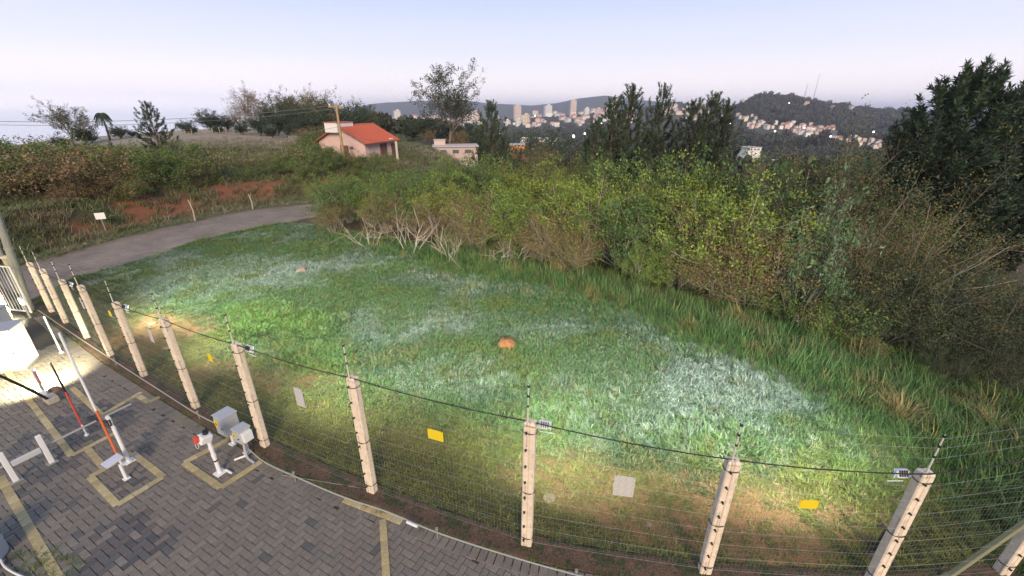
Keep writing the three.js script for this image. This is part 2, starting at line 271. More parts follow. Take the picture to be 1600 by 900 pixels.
{
  reseed(21);
  const bed = new THREE.Shape(), pts = FENCE_BASE.map(p => [p.x, -p.z]);
  pts.forEach(([x, y], i) => i ? bed.lineTo(x, y) : bed.moveTo(x, y)); bed.lineTo(16, 4); bed.lineTo(16, -12); bed.lineTo(-30, -12); bed.lineTo(-34, 8);
  const bg = new THREE.ShapeGeometry(bed).rotateX(-Math.PI / 2).translate(0, -.014, 0);
  struct('sand_bed', bg, std(.075, .068, .050, .95, { map: soilTex }), 'dark sand in the joints of the paving', yard);
  const list = [], inv = (x, z) => [x * U.x + z * U.z, x * W_.x + z * W_.z];
  const darkAt = [[[185, 825], .55], [[205, 815], .4], [[215, 760], .35], [[195, 755], .3], [[155, 660], .9], [[130, 650], .7], [[70, 740], .6], [[40, 690], .5], [[120, 780], .25], [[220, 850], .4], [[150, 870], .5], [[115, 700], .4], [[230, 700], .3]].map(([p, r]) => [onY(...p), r]);
  for (let i = -160; i < 70; i++) for (let j = -20; j < 170; j++) {
    const m = (((i - j) % 4) + 4) % 4; if (m !== 0 && m !== 3) continue;
    const cu = (m === 0 ? i + 1 : i + .5) * PW, cw = (m === 0 ? j + .5 : j + 1) * PW - 12;
    const x = cu * U.x + cw * W_.x, z = cu * U.z + cw * W_.z;
    const fd = -fenceDist(x, z); if (fd < kerbIn - .03 || z > -2.6 || x > 6 || x < -19) continue;
    const [px, py] = toPix(V(x, 0, z)); if (px < -130 || px > 1500 || py > 990) continue;
    list.push({ x, z, v: m === 3, d: x * x + z * z + EYE * EYE, px, py });
  }
  list.forEach(p => { p.show = (p.px > 0 && p.py < 898 && p.px < 1600 ? 1 : 0) / p.d; });
  list.sort((a, b) => b.show - a.show);
  const mats = [...paverMats, ...wetMats], rest = mats.map(() => []);
  list.forEach((p, k) => {
    let dark = 0; for (const [q, r] of darkAt) { const e = Math.hypot(p.x - q.x, p.z - q.z); dark = Math.max(dark, 1 - e / r); }
    dark += fbm(p.x * .8, p.z * .8, 3) * .5;
    const mi = (dark > .22 && rnd() < .25 + dark * .8) ? paverMats.length + Math.floor(rnd() * 3) : (rnd() < .015 ? paverMats.length : Math.floor(Math.pow(rnd(), .9) * 7));
    const m4 = new THREE.Matrix4().compose(V(p.x, rr(-.003, .002), p.z), new THREE.Quaternion().setFromEuler(new THREE.Euler(rr(-.012, .012), YAW + (p.v ? Math.PI / 2 : 0) + rr(-.012, .012), rr(-.012, .012))), V(1, 1, 1));
    if (k < 290) { const o = part('paver', PAVER, mats[mi], yard); m4.decompose(o.position, o.quaternion, o.scale); }
    else { const g = PAVER.clone(); g.applyMatrix4(m4); rest[mi].push(g); }
  });
  const far = new THREE.Group(); far.name = 'farther_pavers'; far.userData.kind = 'stuff'; yard.add(far);
  rest.forEach((r, k) => { if (r.length) { const m = part('pavers', mergeGeometries(r), mats[k], far); m.userData.kind = 'stuff'; } });
  // yellow blocks that mark bays, a hair above the grey ones
  LINES.forEach((l, n) => {
    const d = l.b.clone().sub(l.a), len = d.length(), ang = Math.atan2(-d.z, d.x), k = Math.max(1, Math.round(len / .2)), g = paverGeo(len / k - .006, l.w, .03, .004);
    const grp = new THREE.Group(); grp.name = numbered('yellow_line'); grp.userData = { kind: 'structure' }; scene.add(grp);
    for (let i = 0; i < k; i++) { const o = part('paver', g, yellowMats[Math.floor(rnd() * 4)], grp); o.position.copy(l.a).addScaledVector(d, (i + .5) / k); o.position.y = .005 + n * .0009 + rr(0, .0004); o.rotation.y = ang + rr(-.01, .01); }
  });
}
// border course, brick-coloured plinth under the fence
const fenceCurve = new THREE.CatmullRomCurve3(FENCE_BASE, false, 'centripetal');
function offsetAt(t, off) { const p = fenceCurve.getPointAt(t), q = fenceCurve.getTangentAt(t); return { p: V(p.x + -q.z * off, 0, p.z + q.x * off), t: q, ang: Math.atan2(-q.z, q.x) }; }   // off > 0: into the yard
{
  reseed(31);
  const total = fenceCurve.getLength(), step = .128, n = Math.floor(total / step), g = paverGeo(.2, .118), border = new THREE.Group(); border.name = 'border_course'; border.userData = { kind: 'structure', label: 'single row of grey blocks edging the paving' }; scene.add(border);
  const ylw = [[418, 712], [548, 772], [636, 812]].map(p => onY(...p));
  for (let i = 0; i < n; i++) {
    const { p, ang } = offsetAt((i + .5) / n, .36), [px, py] = toPix(p); if (px < 60 || px > 1010 || py > 930) continue;
    const y = ylw.some(q => q.distanceTo(p) < .07);
    const o = part('paver', g, y ? yellowMats[1] : paverMats[Math.floor(rnd() * 7)], border); o.position.set(p.x, rr(.006, .010), p.z); o.rotation.set(rr(-.02, .02), ang + Math.PI / 2, rr(-.02, .02));
  }
  // plinth
  const prof = [[.25, -.1], [.245, .01], [.2, .022], [.08, .03], [-.12, .03], [-.16, .01], [-.17, -.12]], P = [], UV = [], I = [], m = 260;
  for (let i = 0; i <= m; i++) prof.forEach(([o, y], k) => { const t = i / m, { p } = offsetAt(t, o + .02 * fbm(i * .15, k, 2)); P.push(p.x, y + .045 * fbm(i * .33, k * 3, 4), p.z); UV.push(t * total / 1.2, k * .12); });
  for (let i = 0; i < m; i++) for (let k = 0; k < prof.length - 1; k++) { const a = i * prof.length + k; I.push(a, a + prof.length, a + 1, a + 1, a + prof.length, a + prof.length + 1); }
  const pg = new THREE.BufferGeometry(); pg.setAttribute('position', new THREE.Float32BufferAttribute(P, 3)); pg.setAttribute('uv', new THREE.Float32BufferAttribute(UV, 2)); pg.setIndex(I); pg.computeVertexNormals();
  const plinthTex = noiseTex(256, (u, v) => { const a = n8(u, v), b = n32(u, v), c = n128(u, v), moss = ss(.45, .7, a * .6 + b * .4), q = .6 + .5 * c; return [lerp(.46, .29, moss) * q, lerp(.36, .31, moss) * q, lerp(.28, .18, moss) * q]; }, true);
  struct('fence_plinth', pg, new THREE.MeshStandardMaterial({ map: plinthTex, roughness: .95, bumpMap: grainTex, bumpScale: .02, side: THREE.DoubleSide }), 'low earth-stained mortar plinth under the wire fence');
}

// ---------------------------------------------------------------- electric fence
const concrete = std(.92, .76, .58, .85, { map: tex(noiseTex(256, (u, v) => .62 + .12 * n8(u, v) + .16 * n32(u, v) + .14 * n128(u, v) - .30 * ss(.62, .8, n32(u * 1.0, v * .25) * .7 + n8(u, v) * .3)), 1), bumpMap: grainTex, bumpScale: .003 });
const blackPlastic = std(.018, .018, .018, .5), steel = std(.45, .45, .42, .45, { metalness: .6 }), galv = std(.30, .30, .27, .6, { metalness: .3 }), meshWire = std(.17, .175, .13, .7), whitePaint = std(.78, .77, .74, .5), fiber = std(.62, .58, .48, .5), darkCable = std(.02, .022, .018, .7);
const fence = thing('electric_fence', 'wire mesh fence on cream concrete posts with electric wires along the top', 'fence');
const posts = [];
function postGeo(h) {                                                 // front and back grooves, rounded head
  const s = new THREE.Shape(), w = .082, d = .062, c = .014, gw = .010, gd = .014;
  const pts = [[-w + c, -d], [-gw, -d], [0, -d + gd], [gw, -d], [w - c, -d], [w, -d + c], [w, d - c], [w - c, d], [gw, d], [0, d - gd], [-gw, d], [-w + c, d], [-w, d - c], [-w, -d + c]];
  pts.forEach(([x, y], i) => i ? s.lineTo(x, y) : s.moveTo(x, y));
  const body = new THREE.ExtrudeGeometry(s, { depth: h - .05, bevelEnabled: false }).rotateX(-Math.PI / 2);
  const head = new THREE.ExtrudeGeometry(s, { depth: .012, bevelEnabled: true, bevelThickness: .045, bevelSize: .03, bevelOffset: -.03, bevelSegments: 3 }).rotateX(-Math.PI / 2).translate(0, h - .062, 0);
  return merged([body, head]);
}
const pg24 = new Map(), insG = cyl(.013, .016, .045, 8).rotateX(Math.PI / 2), bandG = new THREE.TorusGeometry(.09, .006, 5, 16).rotateX(Math.PI / 2).scale(1.12, 1, .92), rodG = cyl(.008, .012, .62, 7), rodIns = cyl(.018, .018, .03, 8);
for (let k = POST0; k < FENCE_BASE.length; k++) {
  reseed(400 + k);
  const base = FENCE_BASE[k].clone(), h = k === 13 ? 2.4 : clamp(heightFor(base, FENCE_TOP_PY[k]), 1.5, 2.5);
  const t = fenceCurve.getTangentAt(clamp((() => { let bt = 0, bd = 1e9; for (let i = 0; i <= 400; i++) { const q = fenceCurve.getPointAt(i / 400).distanceTo(base); if (q < bd) { bd = q; bt = i / 400; } } return bt; })(), 0, 1)), ang = Math.atan2(-t.z, t.x);
  const key = h.toFixed(2); if (!pg24.has(key)) pg24.set(key, postGeo(h));
  const po = part('post', pg24.get(key), concrete, fence); po.position.set(base.x, .0, base.z); po.rotation.set(rr(-.012, .012), ang, rr(-.012, .012));
  for (let i = 0; i < 8; i++) { const q = part('insulator', insG, blackPlastic, po); q.position.set(-.035, .18 + i * (h - .34) / 7, .075); }
  for (const f of [.09, .48, .93]) { const q = part('wire_tie', bandG, blackPlastic, po); q.position.y = h * f; q.rotation.z = rr(-.08, .08); }
  const rod = part('extension_rod', rodG, fiber, po); rod.position.set(-.03, h + .27, .03);
  for (const f of [-.02, .14, .29]) { const q = part('rod_insulator', rodIns, blackPlastic, po); q.position.set(-.03, h + .27 + f, .03); }
  po.updateMatrixWorld(true);
  posts.push({ base, h, ang, t });
}
{
  reseed(55);
  const normal = (p) => V(-p.t.z, 0, p.t.x);                           // into the yard
  for (let k = 0; k < posts.length - 1; k++) {
    const a = posts[k], b = posts[k + 1], gm = new GB(), gw = new GB(), gt = new GB(), len = a.base.distanceTo(b.base), hA = Math.min(a.h, b.h);
    const at = (f, y, off = 0) => { const p = a.base.clone().lerp(b.base, f), n = normal(a).lerp(normal(b), f).normalize(); return V(p.x + n.x * off, y, p.z + n.z * off); };
    const nv = Math.round(len / .055), top = hA - .25;
    for (let i = 1; i < nv; i++) { const f = i / nv, w = .012 * fbm(i * .3, k, 2); gm.tube([at(f, .03, -.03 + w), at(f, top, -.03 - w)], .0015, .0015, 3); }
    const nh = Math.round(top / .11);
    for (let j = 0; j <= nh; j++) gm.tube([at(0, .05 + j / nh * (top - .06), -.03), at(.5, .045 + j / nh * (top - .06), -.03 + .01 * Math.sin(j)), at(1, .05 + j / nh * (top - .06), -.03)], .0015, .0015, 3);
    const mm = part('wire_mesh', gm.geo(), meshWire, fence); mm.userData.kind = 'stuff';
    for (let i = 0; i < 8; i++) {
      const q = new GB(), yA = .18 + i * (a.h - .34) / 7, yB = .18 + i * (b.h - .34) / 7, pts = [];
      for (let s = 0; s <= 6; s++) { const f = s / 6; pts.push(at(f, lerp(yA, yB, f) - .02 * 4 * f * (1 - f), .085)); }
      q.tube(pts, .0014, .0014, 4); part('electric_wire', q.geo(), steel, fence);
    }
    const pts = []; for (let s = 0; s <= 10; s++) { const f = s / 10; pts.push(at(f, lerp(a.h, b.h, f) - .01 - .05 * 4 * f * (1 - f) + .006 * fbm(s * 1.3, k, 2), .03)); }
    gt.tube(pts, .0085, .0085, 6, null, true); part('top_cable', gt.geo(), darkCable, fence);
    const rod = new GB(); for (const o of [.13, .29, .44]) { const p2 = []; for (let s = 0; s <= 6; s++) { const f = s / 6; p2.push(at(f, lerp(a.h, b.h, f) + .11 + o - .03 * 4 * f * (1 - f), .03)); } rod.tube(p2, .0015, .0015, 3); }
    const rw = part('upper_wires', rod.geo(), steel, fence); rw.userData.kind = 'stuff';
  }
}
// slanting stay of the corner post, off to one side
{
  const a = onY(1474, 906), b = onY(1640, 780, 1.3), g = new GB(); b.add(V(.2, .6, .1));
  const d = b.clone().sub(a), l = d.length(), geo = merged([rbox(.065, l, .065, .012, 0, l / 2, 0), rbox(.10, .12, .10, .02, 0, .04, 0)]);
  const o = soloThing('stay_beam', geo, std(.30, .29, .16, .9, { map: concrete.map }), 'moss-stained slanting concrete stay propping the corner of the fence', 'beam', a);
  o.quaternion.setFromUnitVectors(V(0, 1, 0), d.normalize());
}
// signs hung on the mesh
function wallPoint(k, f, y, off = .03) { const a = posts[k], b = posts[k + 1], p = a.base.clone().lerp(b.base, f), ang = Math.atan2(-(b.base.z - a.base.z), b.base.x - a.base.x); return { p: V(p.x + Math.sin(ang) * off, y, p.z + Math.cos(ang) * off), ang }; }
const yellowSign = std(.80, .60, .02, .45), blackInk = std(.02, .02, .02, .6), plateMat = std(.50, .48, .44, .6, { map: tex(grainTex, 3) });
plateMat.color.multiplyScalar(1.5);
const SIGNS = [[681, 680, 26, 16, 1], [1263, 788, 27, 15, 1], [328, 559, 12, 12, 1], [172, 490, 7, 7, 1], [975, 760, 30, 34, 0], [468, 621, 17, 29, 0], [235, 524, 11, 20, 0], [129, 474, 6, 16, 0]];
const signText = ['small yellow plate low over the brown earth beyond the pipe rail', 'yellow plate hung over green grass beside the post with the outermost lamp', 'small yellow plate hung near the orange bare earth', 'tiny yellow plate on the mesh next to a brightly lit post', 'square pale grey plate on the mesh above the brown bare strip', 'tall grey plate on the mesh beside the twin cabinets', 'narrow cream plate on the mesh in front of the orange bare earth', 'thin white plate on the mesh between the brightly lit posts'];
SIGNS.forEach(([px, py, wp, hp, yellow], n) => {
  // find the panel and the height at which this pixel's line meets the fence
  let best = null;
  for (let k = 0; k < posts.length - 1; k++) for (let f = .04; f <= .96; f += .01) { const { p, ang } = wallPoint(k, f, 0, .1); const y = heightFor(p, py), q = toPix(V(p.x, y, p.z)), e = Math.abs(q[0] - px); if (y > .05 && y < 2.2 && (!best || e < best.e)) best = { e, p: V(p.x, y, p.z), ang }; }
  const zc = -best.p.z * CP + (EYE - best.p.y) * SP, w = clamp(wp / FOC * zc * 1.05, .15, .4), h = clamp(hp / FOC * zc * 1.22, .15, .5);
  const t = thing('fence_sign', signText[n], 'sign', best.p, best.ang, 'plates hung on the fence');
  part('plate', rbox(w, h, .006, .002), yellow ? yellowSign : plateMat, t);
  for (const s of [-1, 1]) { part('tie', new THREE.TorusGeometry(.012, .003, 4, 10).rotateY(Math.PI / 2).translate(s * w * .42, h * .47, -.006), blackPlastic, t); }
});
// floodlights at every second post, turned to the field
const lampGlass = new THREE.MeshStandardMaterial({ color: C(.9, .9, .9), emissive: C(1, 1, .95), emissiveIntensity: 5, roughness: .3 });
const fixtureMat = std(.72, .74, .76, .45), fixtureDark = std(.05, .05, .055, .5);
const LAMP_LABEL = ['white floodlight on the fence post next to the twin gate pillars', 'white floodlight on the fence post by the orange bare earth', 'white floodlight on the fence post behind the twin cabinets', 'white floodlight on the fence post standing by the plain pale plate', 'white floodlight on the fence post close to the slanting stay'];
[2, 4, 6, 8, 10].forEach((k, n) => {
  const p = posts[k], o = V(p.t.x, 0, p.t.z), out = V(p.t.z, 0, -p.t.x), side = k === 10 ? -1 : 1;
  const pos = p.base.clone().addScaledVector(o, .2 * side).addScaledVector(out, .10); pos.y = p.h - .12;
  const t = thing('floodlight', LAMP_LABEL[n], 'floodlight', pos, p.ang, 'floodlights along the fence');
  part('bracket', merged([rbox(.24, .022, .03, .004, -.09 * side, -.07, 0), rbox(.02, .12, .03, .004, .075, -.02, 0), rbox(.02, .12, .03, .004, -.075, -.02, 0)]), fixtureMat, t);
  const hd = part('housing', rbox(.14, .10, .05, .008), fixtureMat, t); hd.rotation.x = -.45;
  const bk = part('heat_sink', merged([-.045, -.015, .015, .045].map(x => boxG(.008, .08, .02, x, 0, .034))), fixtureDark, t); bk.rotation.x = -.45;
  const gl = part('lamp_glass', boxG(.12, .08, .006, 0, 0, -.029), lampGlass, t); gl.rotation.x = -.45;
  part('strut', new THREE.CylinderGeometry(.006, .006, .2, 6).rotateZ(Math.PI / 2).translate(.03 * side, -.14, 0), fixtureMat, t);
  const L = new THREE.SpotLight(C(.93, 1, .90), 112, 40, 1.22, 1, 2); L.name = 'fence_flood';
  L.position.copy(pos).addScaledVector(out, .06); L.position.y -= .02;
  L.target.position.copy(pos).addScaledVector(out, 8.5); L.target.position.y = .2;
  L.castShadow = true; L.shadow.radius = 3; scene.add(L, L.target);
});

// ---------------------------------------------------------------- things in the yard
const greyBox = std(.46, .47, .48, .5, { map: tex(noiseTex(128, (u, v) => .86 + .08 * n8(u, v) + .1 * n32(u, v)), 1) }), redPaint = std(.62, .075, .045, .45), orangePaint = std(.72, .16, .05, .5), pipeMat = std(.36, .35, .30, .6);
// pipe rail on little pegs
{
  const pts = [[60, 485], [69, 491], [122, 527], [239, 603], [310, 648], [357, 673], [412, 721], [460, 744], [535, 776], [606, 800], [683, 832], [810, 873], [900, 898], [1000, 922]].map(([x, y]) => onY(x, y, .14));
  const t = thing('pipe_rail', 'thin grey pipe running along the edge of the paving on short pegs', 'pipe');
  part('pipe', new THREE.TubeGeometry(new THREE.CatmullRomCurve3(pts, false, 'centripetal'), 160, .012, 8), pipeMat, t);
  for (const [x, y] of [[180, 565], [310, 648], [460, 744], [683, 832], [900, 898]]) { const p = onY(x, y, .14); part('peg', merged([cyl(.012, .012, .24, 7, 0, .11, 0), rbox(.045, .03, .045, .006, 0, .225, 0)]), galv, t).position.set(p.x, 0, p.z); }
  const j = onY(644, 819, .14), jc = part('coupling', cyl(.024, .024, .2, 10).rotateZ(Math.PI / 2), whitePaint, t); jc.position.copy(j); jc.rotation.y = YAW + .05;
  const g2 = new THREE.TubeGeometry(new THREE.CatmullRomCurve3([[440, 742], [500, 752], [560, 762], [600, 770]].map(([x, y]) => onY(x, y, .02))), 20, .008, 5); part('wire_lead', g2, std(.25, .28, .2, .7), t);
}
// grey cabinets on pedestals
function triangleMark(s) { const sh = new THREE.Shape(); sh.moveTo(-s, -s * .8); sh.lineTo(s, -s * .8); sh.lineTo(0, s); sh.closePath(); const h = new THREE.Path(); h.moveTo(-s * .55, -s * .52); h.lineTo(0, s * .5); h.lineTo(s * .55, -s * .52); h.closePath(); sh.holes.push(h); return new THREE.ExtrudeGeometry(sh, { depth: .002, bevelEnabled: false }); }
function pedestalCabinet(label, base, w, h, d, y0, side) {
  const t = thing('cabinet', label, 'cabinet', base, YAW, 'grey cabinets on pedestals');
  part('pedestal', merged([cyl(.03, .036, y0, 10, 0, y0 / 2, 0), rbox(.15, .025, .15, .006, 0, .0125, 0)]), whitePaint, t);
  const b = part('housing', rbox(w, h, d, .012, 0, y0 + h / 2, 0), greyBox, t);
  part('door', rbox(w - .05, h - .06, .014, .005, 0, y0 + h / 2, d / 2 + .006), greyBox, t);
  part('lock', cyl(.012, .012, .02, 8).rotateX(Math.PI / 2).translate(w * .36, y0 + h * .5, d / 2 + .02), blackPlastic, t);
  part('lid', rbox(w + .03, .02, d + .03, .008, 0, y0 + h + .01, 0), greyBox, t);
  const s = part('warning_label', rbox(w * .44, h * .32, .004, .001, -w * .18, y0 + h * .66, d / 2 + .017), yellowSign, t); part('mark', triangleMark(w * .12).translate(-w * .18, y0 + h * .66, d / 2 + .0195), blackInk, s);
  if (side) { part('side_box', rbox(.09, h * .72, d * .8, .01, w / 2 + .045, y0 + h * .55, 0), whitePaint, t); }
  return t;
}
pedestalCabinet('tall grey cabinet with yellow warning label on a white pedestal', onY(366, 693), .29, .43, .29, .32, false);
{
  const b = onY(388, 707), t = pedestalCabinet('short grey cabinet with yellow label and a white box on its side', b, .22, .29, .22, .32, true);
  part('drain_pipe', new THREE.TubeGeometry(new THREE.CatmullRomCurve3([V(.06, .34, .05), V(.08, .12, .08), V(.14, .03, .10), V(.4, .02, .12)]), 20, .025, 8), std(.4, .4, .42, .6), t);
  part('conduit', new THREE.TubeGeometry(new THREE.CatmullRomCurve3([V(.1, .4, 0), V(.2, .25, -.02), V(.17, .1, .0), V(.1, .02, .02)]), 16, .015, 6), blackPlastic, t);
}
// call post with red disc
{
  const b = onY(344, 739), h = heightFor(b, 688), t = thing('signal_post', 'white call post with a red disc and black knob inside a yellow bay', 'post', b, YAW);
  part('base_plate', rbox(.17, .02, .17, .005, 0, .01, 0), whitePaint, t);
  part('column', merged([cyl(.034, .036, h, 12, 0, h / 2, 0), cyl(.041, .041, .05, 12, 0, h * .55, 0), cyl(.041, .041, .04, 12, 0, h * .78, 0)]), whitePaint, t);
  part('band', cyl(.040, .040, .03, 12, 0, h * .4, 0), blackPlastic, t);
  const hd = part('head', rbox(.17, .16, .2, .03), whitePaint, t); hd.position.set(-.03, h + .06, .03); hd.rotation.set(-.25, 0, -.2);
  const rd = part('red_disc', cyl(.065, .065, .05, 18).rotateX(Math.PI / 2), redPaint, hd); rd.position.set(-.03, .01, .12);
  part('ring', new THREE.TorusGeometry(.05, .008, 6, 18), std(.55, .4, .38, .5), hd).position.set(.0, -.11, .11);
  const kb = part('knob', merged([cyl(.05, .045, .06, 12), cyl(.012, .012, .10, 6, 0, .07, 0)]), blackPlastic, hd); kb.position.set(-.02, .11, -.01);
  part('floor_pipe', cyl(.022, .022, .16, 8).rotateZ(Math.PI / 2).translate(.14, .03, -.08), whitePaint, t);
  const q = onY(376, 717); soloThing('pipe_stub', merged([cyl(.022, .022, .2, 9).rotateZ(Math.PI / 2), cyl(.028, .028, .03, 9).rotateZ(Math.PI / 2).translate(.09, 0, 0)]), whitePaint, 'short white pipe end lying on the paving beside the call post', 'pipe', V(q.x, .022 + .008, q.z), YAW + 1.1);
}
// slim white post with clip top
{
  const b = onY(202, 721), h = heightFor(b, 668), t = thing('white_post', 'slim white post with a black hook on top at a bay corner', 'post', b, YAW);
  part('base_plate', merged([rbox(.16, .02, .16, .005, 0, .01, 0), rbox(.05, .05, .05, .01, .06, .03, 0)]), whitePaint, t);
  part('column', cyl(.032, .034, h, 12, 0, h / 2, 0), whitePaint, t);
  part('clip', merged([rbox(.03, .22, .05, .008, -.015, h + .11, 0), rbox(.07, .06, .06, .01, -.04, h + .22, .01)]), whitePaint, t);
  part('hook', new THREE.TubeGeometry(new THREE.CatmullRomCurve3([V(-.07, h + .25, .03), V(-.09, h + .15, .02), V(-.03, h + .05, .03), V(.04, h + .10, .02), V(.03, h + .2, .02)]), 20, .014, 6), blackPlastic, t);
}
// slanted panel on a short stand
{
  const b = onY(198, 748), t = thing('panel_stand', 'pale tilted panel on a short white stand beside the striped pole', 'panel', b, YAW);
  part('stand', merged([cyl(.026, .03, .34, 10, 0, .17, 0), rbox(.10, .02, .10, .004, 0, .01, 0)]), whitePaint, t);
  part('arm', cyl(.014, .014, .26, 8).rotateZ(Math.PI / 2).translate(-.12, .32, 0), galv, t);
  const p = part('panel', rbox(.25, .03, .27, .006), std(.58, .59, .64, .35), t); p.position.set(-.2, .36, .03); p.rotation.set(.15, 0, .1);
  part('panel_frame', merged([boxG(.26, .035, .012, 0, -.004, .137), boxG(.26, .035, .012, 0, -.004, -.137)]), galv, p);
}
// striped poles
function stripedPole(label, base, h, r, bands) {
  const t = thing('striped_pole', label, 'pole', base, 0, 'slim striped poles in the yard'); let y = 0;
  for (const [f, m] of bands) { part('pole_section', cyl(r * (m === blackPlastic ? .8 : 1), r, h * f, 8, 0, y + h * f / 2, 0), m, t); y += h * f; }
  part('foot', cyl(r * 2.2, r * 2.4, .03, 10, 0, .015, 0), whitePaint, t); return t;
}
{
  const b1 = onY(191, 727), b2 = onY(136, 680), b3 = onY(96, 551);
  stripedPole('tall slim pole, orange-red below and white above, by the tilted panel', b1, heightFor(b1, 520), .019, [[.07, whitePaint], [.38, orangePaint], [.55, whitePaint]]);
  stripedPole('short slim pole with white foot, red middle and black tip', b2, heightFor(b2, 567), .016, [[.16, whitePaint], [.46, redPaint], [.38, blackPlastic]]);
  stripedPole('thin all-white pole beside the pipe rail', b3, heightFor(b3, 494), .02, [[.5, whitePaint], [.5, whitePaint]]);
}
// white guard rail: two uprights and a beam, pipe running through
{
  const a = onY(26, 752), b = onY(82, 723), d = b.clone().sub(a), len = d.length(), t = thing('guard_rail', 'low white guard rail with two flat uprights and a beam', 'barrier', a, Math.atan2(-d.z, d.x));
  for (const x of [0, len]) { part('upright', rbox(.075, .66, .045, .008, x, .33, 0), whitePaint, t); part('foot', rbox(.16, .015, .14, .004, x, .0075, 0), galv, t); }
  part('beam', rbox(len - .1, .10, .055, .008, len / 2, .36, -.002), std(.55, .55, .53, .55), t);
  part('pipe', cyl(.022, .022, len + 2.6, 10).rotateZ(Math.PI / 2).translate(len / 2 + .1, .36, -.065), std(.35, .35, .33, .6), t);
  for (const x of [0, len]) part('clamp', rbox(.05, .06, .05, .008, x, .36, -.045), blackPlastic, t);
}
// white locker-like cabinets
function yardCabinet(label, base, turn, w, h, d) {
  const t = thing('white_cabinet', label, 'cabinet', base, turn, 'white cabinets by the gate');
  part('plinth', rbox(w - .04, .08, d - .04, .005, 0, .04, 0), std(.2, .2, .2, .7), t);
  part('housing', rbox(w, h, d, .012, 0, .08 + h / 2, 0), std(.78, .72, .66, .5), t);
  part('roof', merged([rbox(w + .08, .035, d + .08, .01, 0, .1 + h, 0)]), std(.36, .36, .38, .5), t);
  part('door', rbox(w - .06, h - .1, .015, .005, 0, .08 + h / 2, d / 2 + .006), std(.80, .76, .70, .5), t);
  part('handle', cyl(.02, .02, .04, 10).rotateX(Math.PI / 2).translate(w * .36, .08 + h * .42, d / 2 + .03), blackPlastic, t);
}
{
  const a = onY(36, 580), b = onY(5, 553);
  yardCabinet('white locker-like cabinet with grey roof standing by the yard lamp', V(a.x - .35, 0, a.z - .22), YAW + .9, .62, 1.05, .62);
  yardCabinet('white cabinet with grey roof behind another like it', V(b.x - .35, 0, b.z - .3), YAW + .9, .62, 1.05, .62);
}
// the lit lamp on the yard floor
{
  const b = onY(72, 618), t = thing('yard_lamp', 'lit floodlight on a short stand on the paving', 'floodlight', b, YAW);
  part('stand', merged([cyl(.022, .026, .42, 8, 0, .21, 0), rbox(.2, .08, .14, .01, .02, .04, 0)]), galv, t);
  part('junction_box', rbox(.13, .10, .1, .012, .1, .13, .04), fixtureMat, t);
  for (const s of [0, 1]) { const h = part('head', rbox(.08, .30, .05, .01), s ? std(.35, .16, .13, .5) : fixtureMat, t); h.position.set(-.02 + s * .11, .58 - s * .03, 0); h.rotation.y = -.3; const g = part('lamp_glass', boxG(.065, .27, .006, 0, 0, -.029), lampGlass, h); }
  const L = new THREE.SpotLight(C(1, .94, .64), 64, 30, 1.1, .8, 2); L.name = 'yard_lamp_beam'; L.position.set(b.x - .02, .75, b.z - .2); L.target.position.set(b.x - 1.0, 0, b.z - .75); L.castShadow = true; L.shadow.radius = 4; scene.add(L, L.target);
  const q = onY(86, 612), dm = soloThing('valve_cover', new THREE.LatheGeometry([[.0, .12], [.06, .11], [.11, .08], [.13, .03], [.14, 0]].map(([x, y]) => new THREE.Vector2(x, y)), 18), std(.20, .11, .08, .7), 'brown domed cover on the paving beside the yard lamp', 'cover', q);
  const w = onY(90, 622); soloThing('concrete_block', rbox(.32, .14, .2, .015, 0, .07, 0), std(.55, .5, .4, .9, { map: grainTex }), 'pale concrete block at the foot of the domed cover', 'block', V(w.x, .006, w.z + .12), YAW);
}
// sagging black cable across the yard
{
  const a = atDepth(-30, 574, 7.2), b = atDepth(45, 608, 7.6), c = atDepth(105, 640, 8.0), e = onY(176, 662, .86);
  soloThing('hanging_cable', new THREE.TubeGeometry(new THREE.CatmullRomCurve3([a, b, c, e]), 60, .028, 7), darkCable, 'thick black cable slung across the yard to the slim white post', 'cable');
}
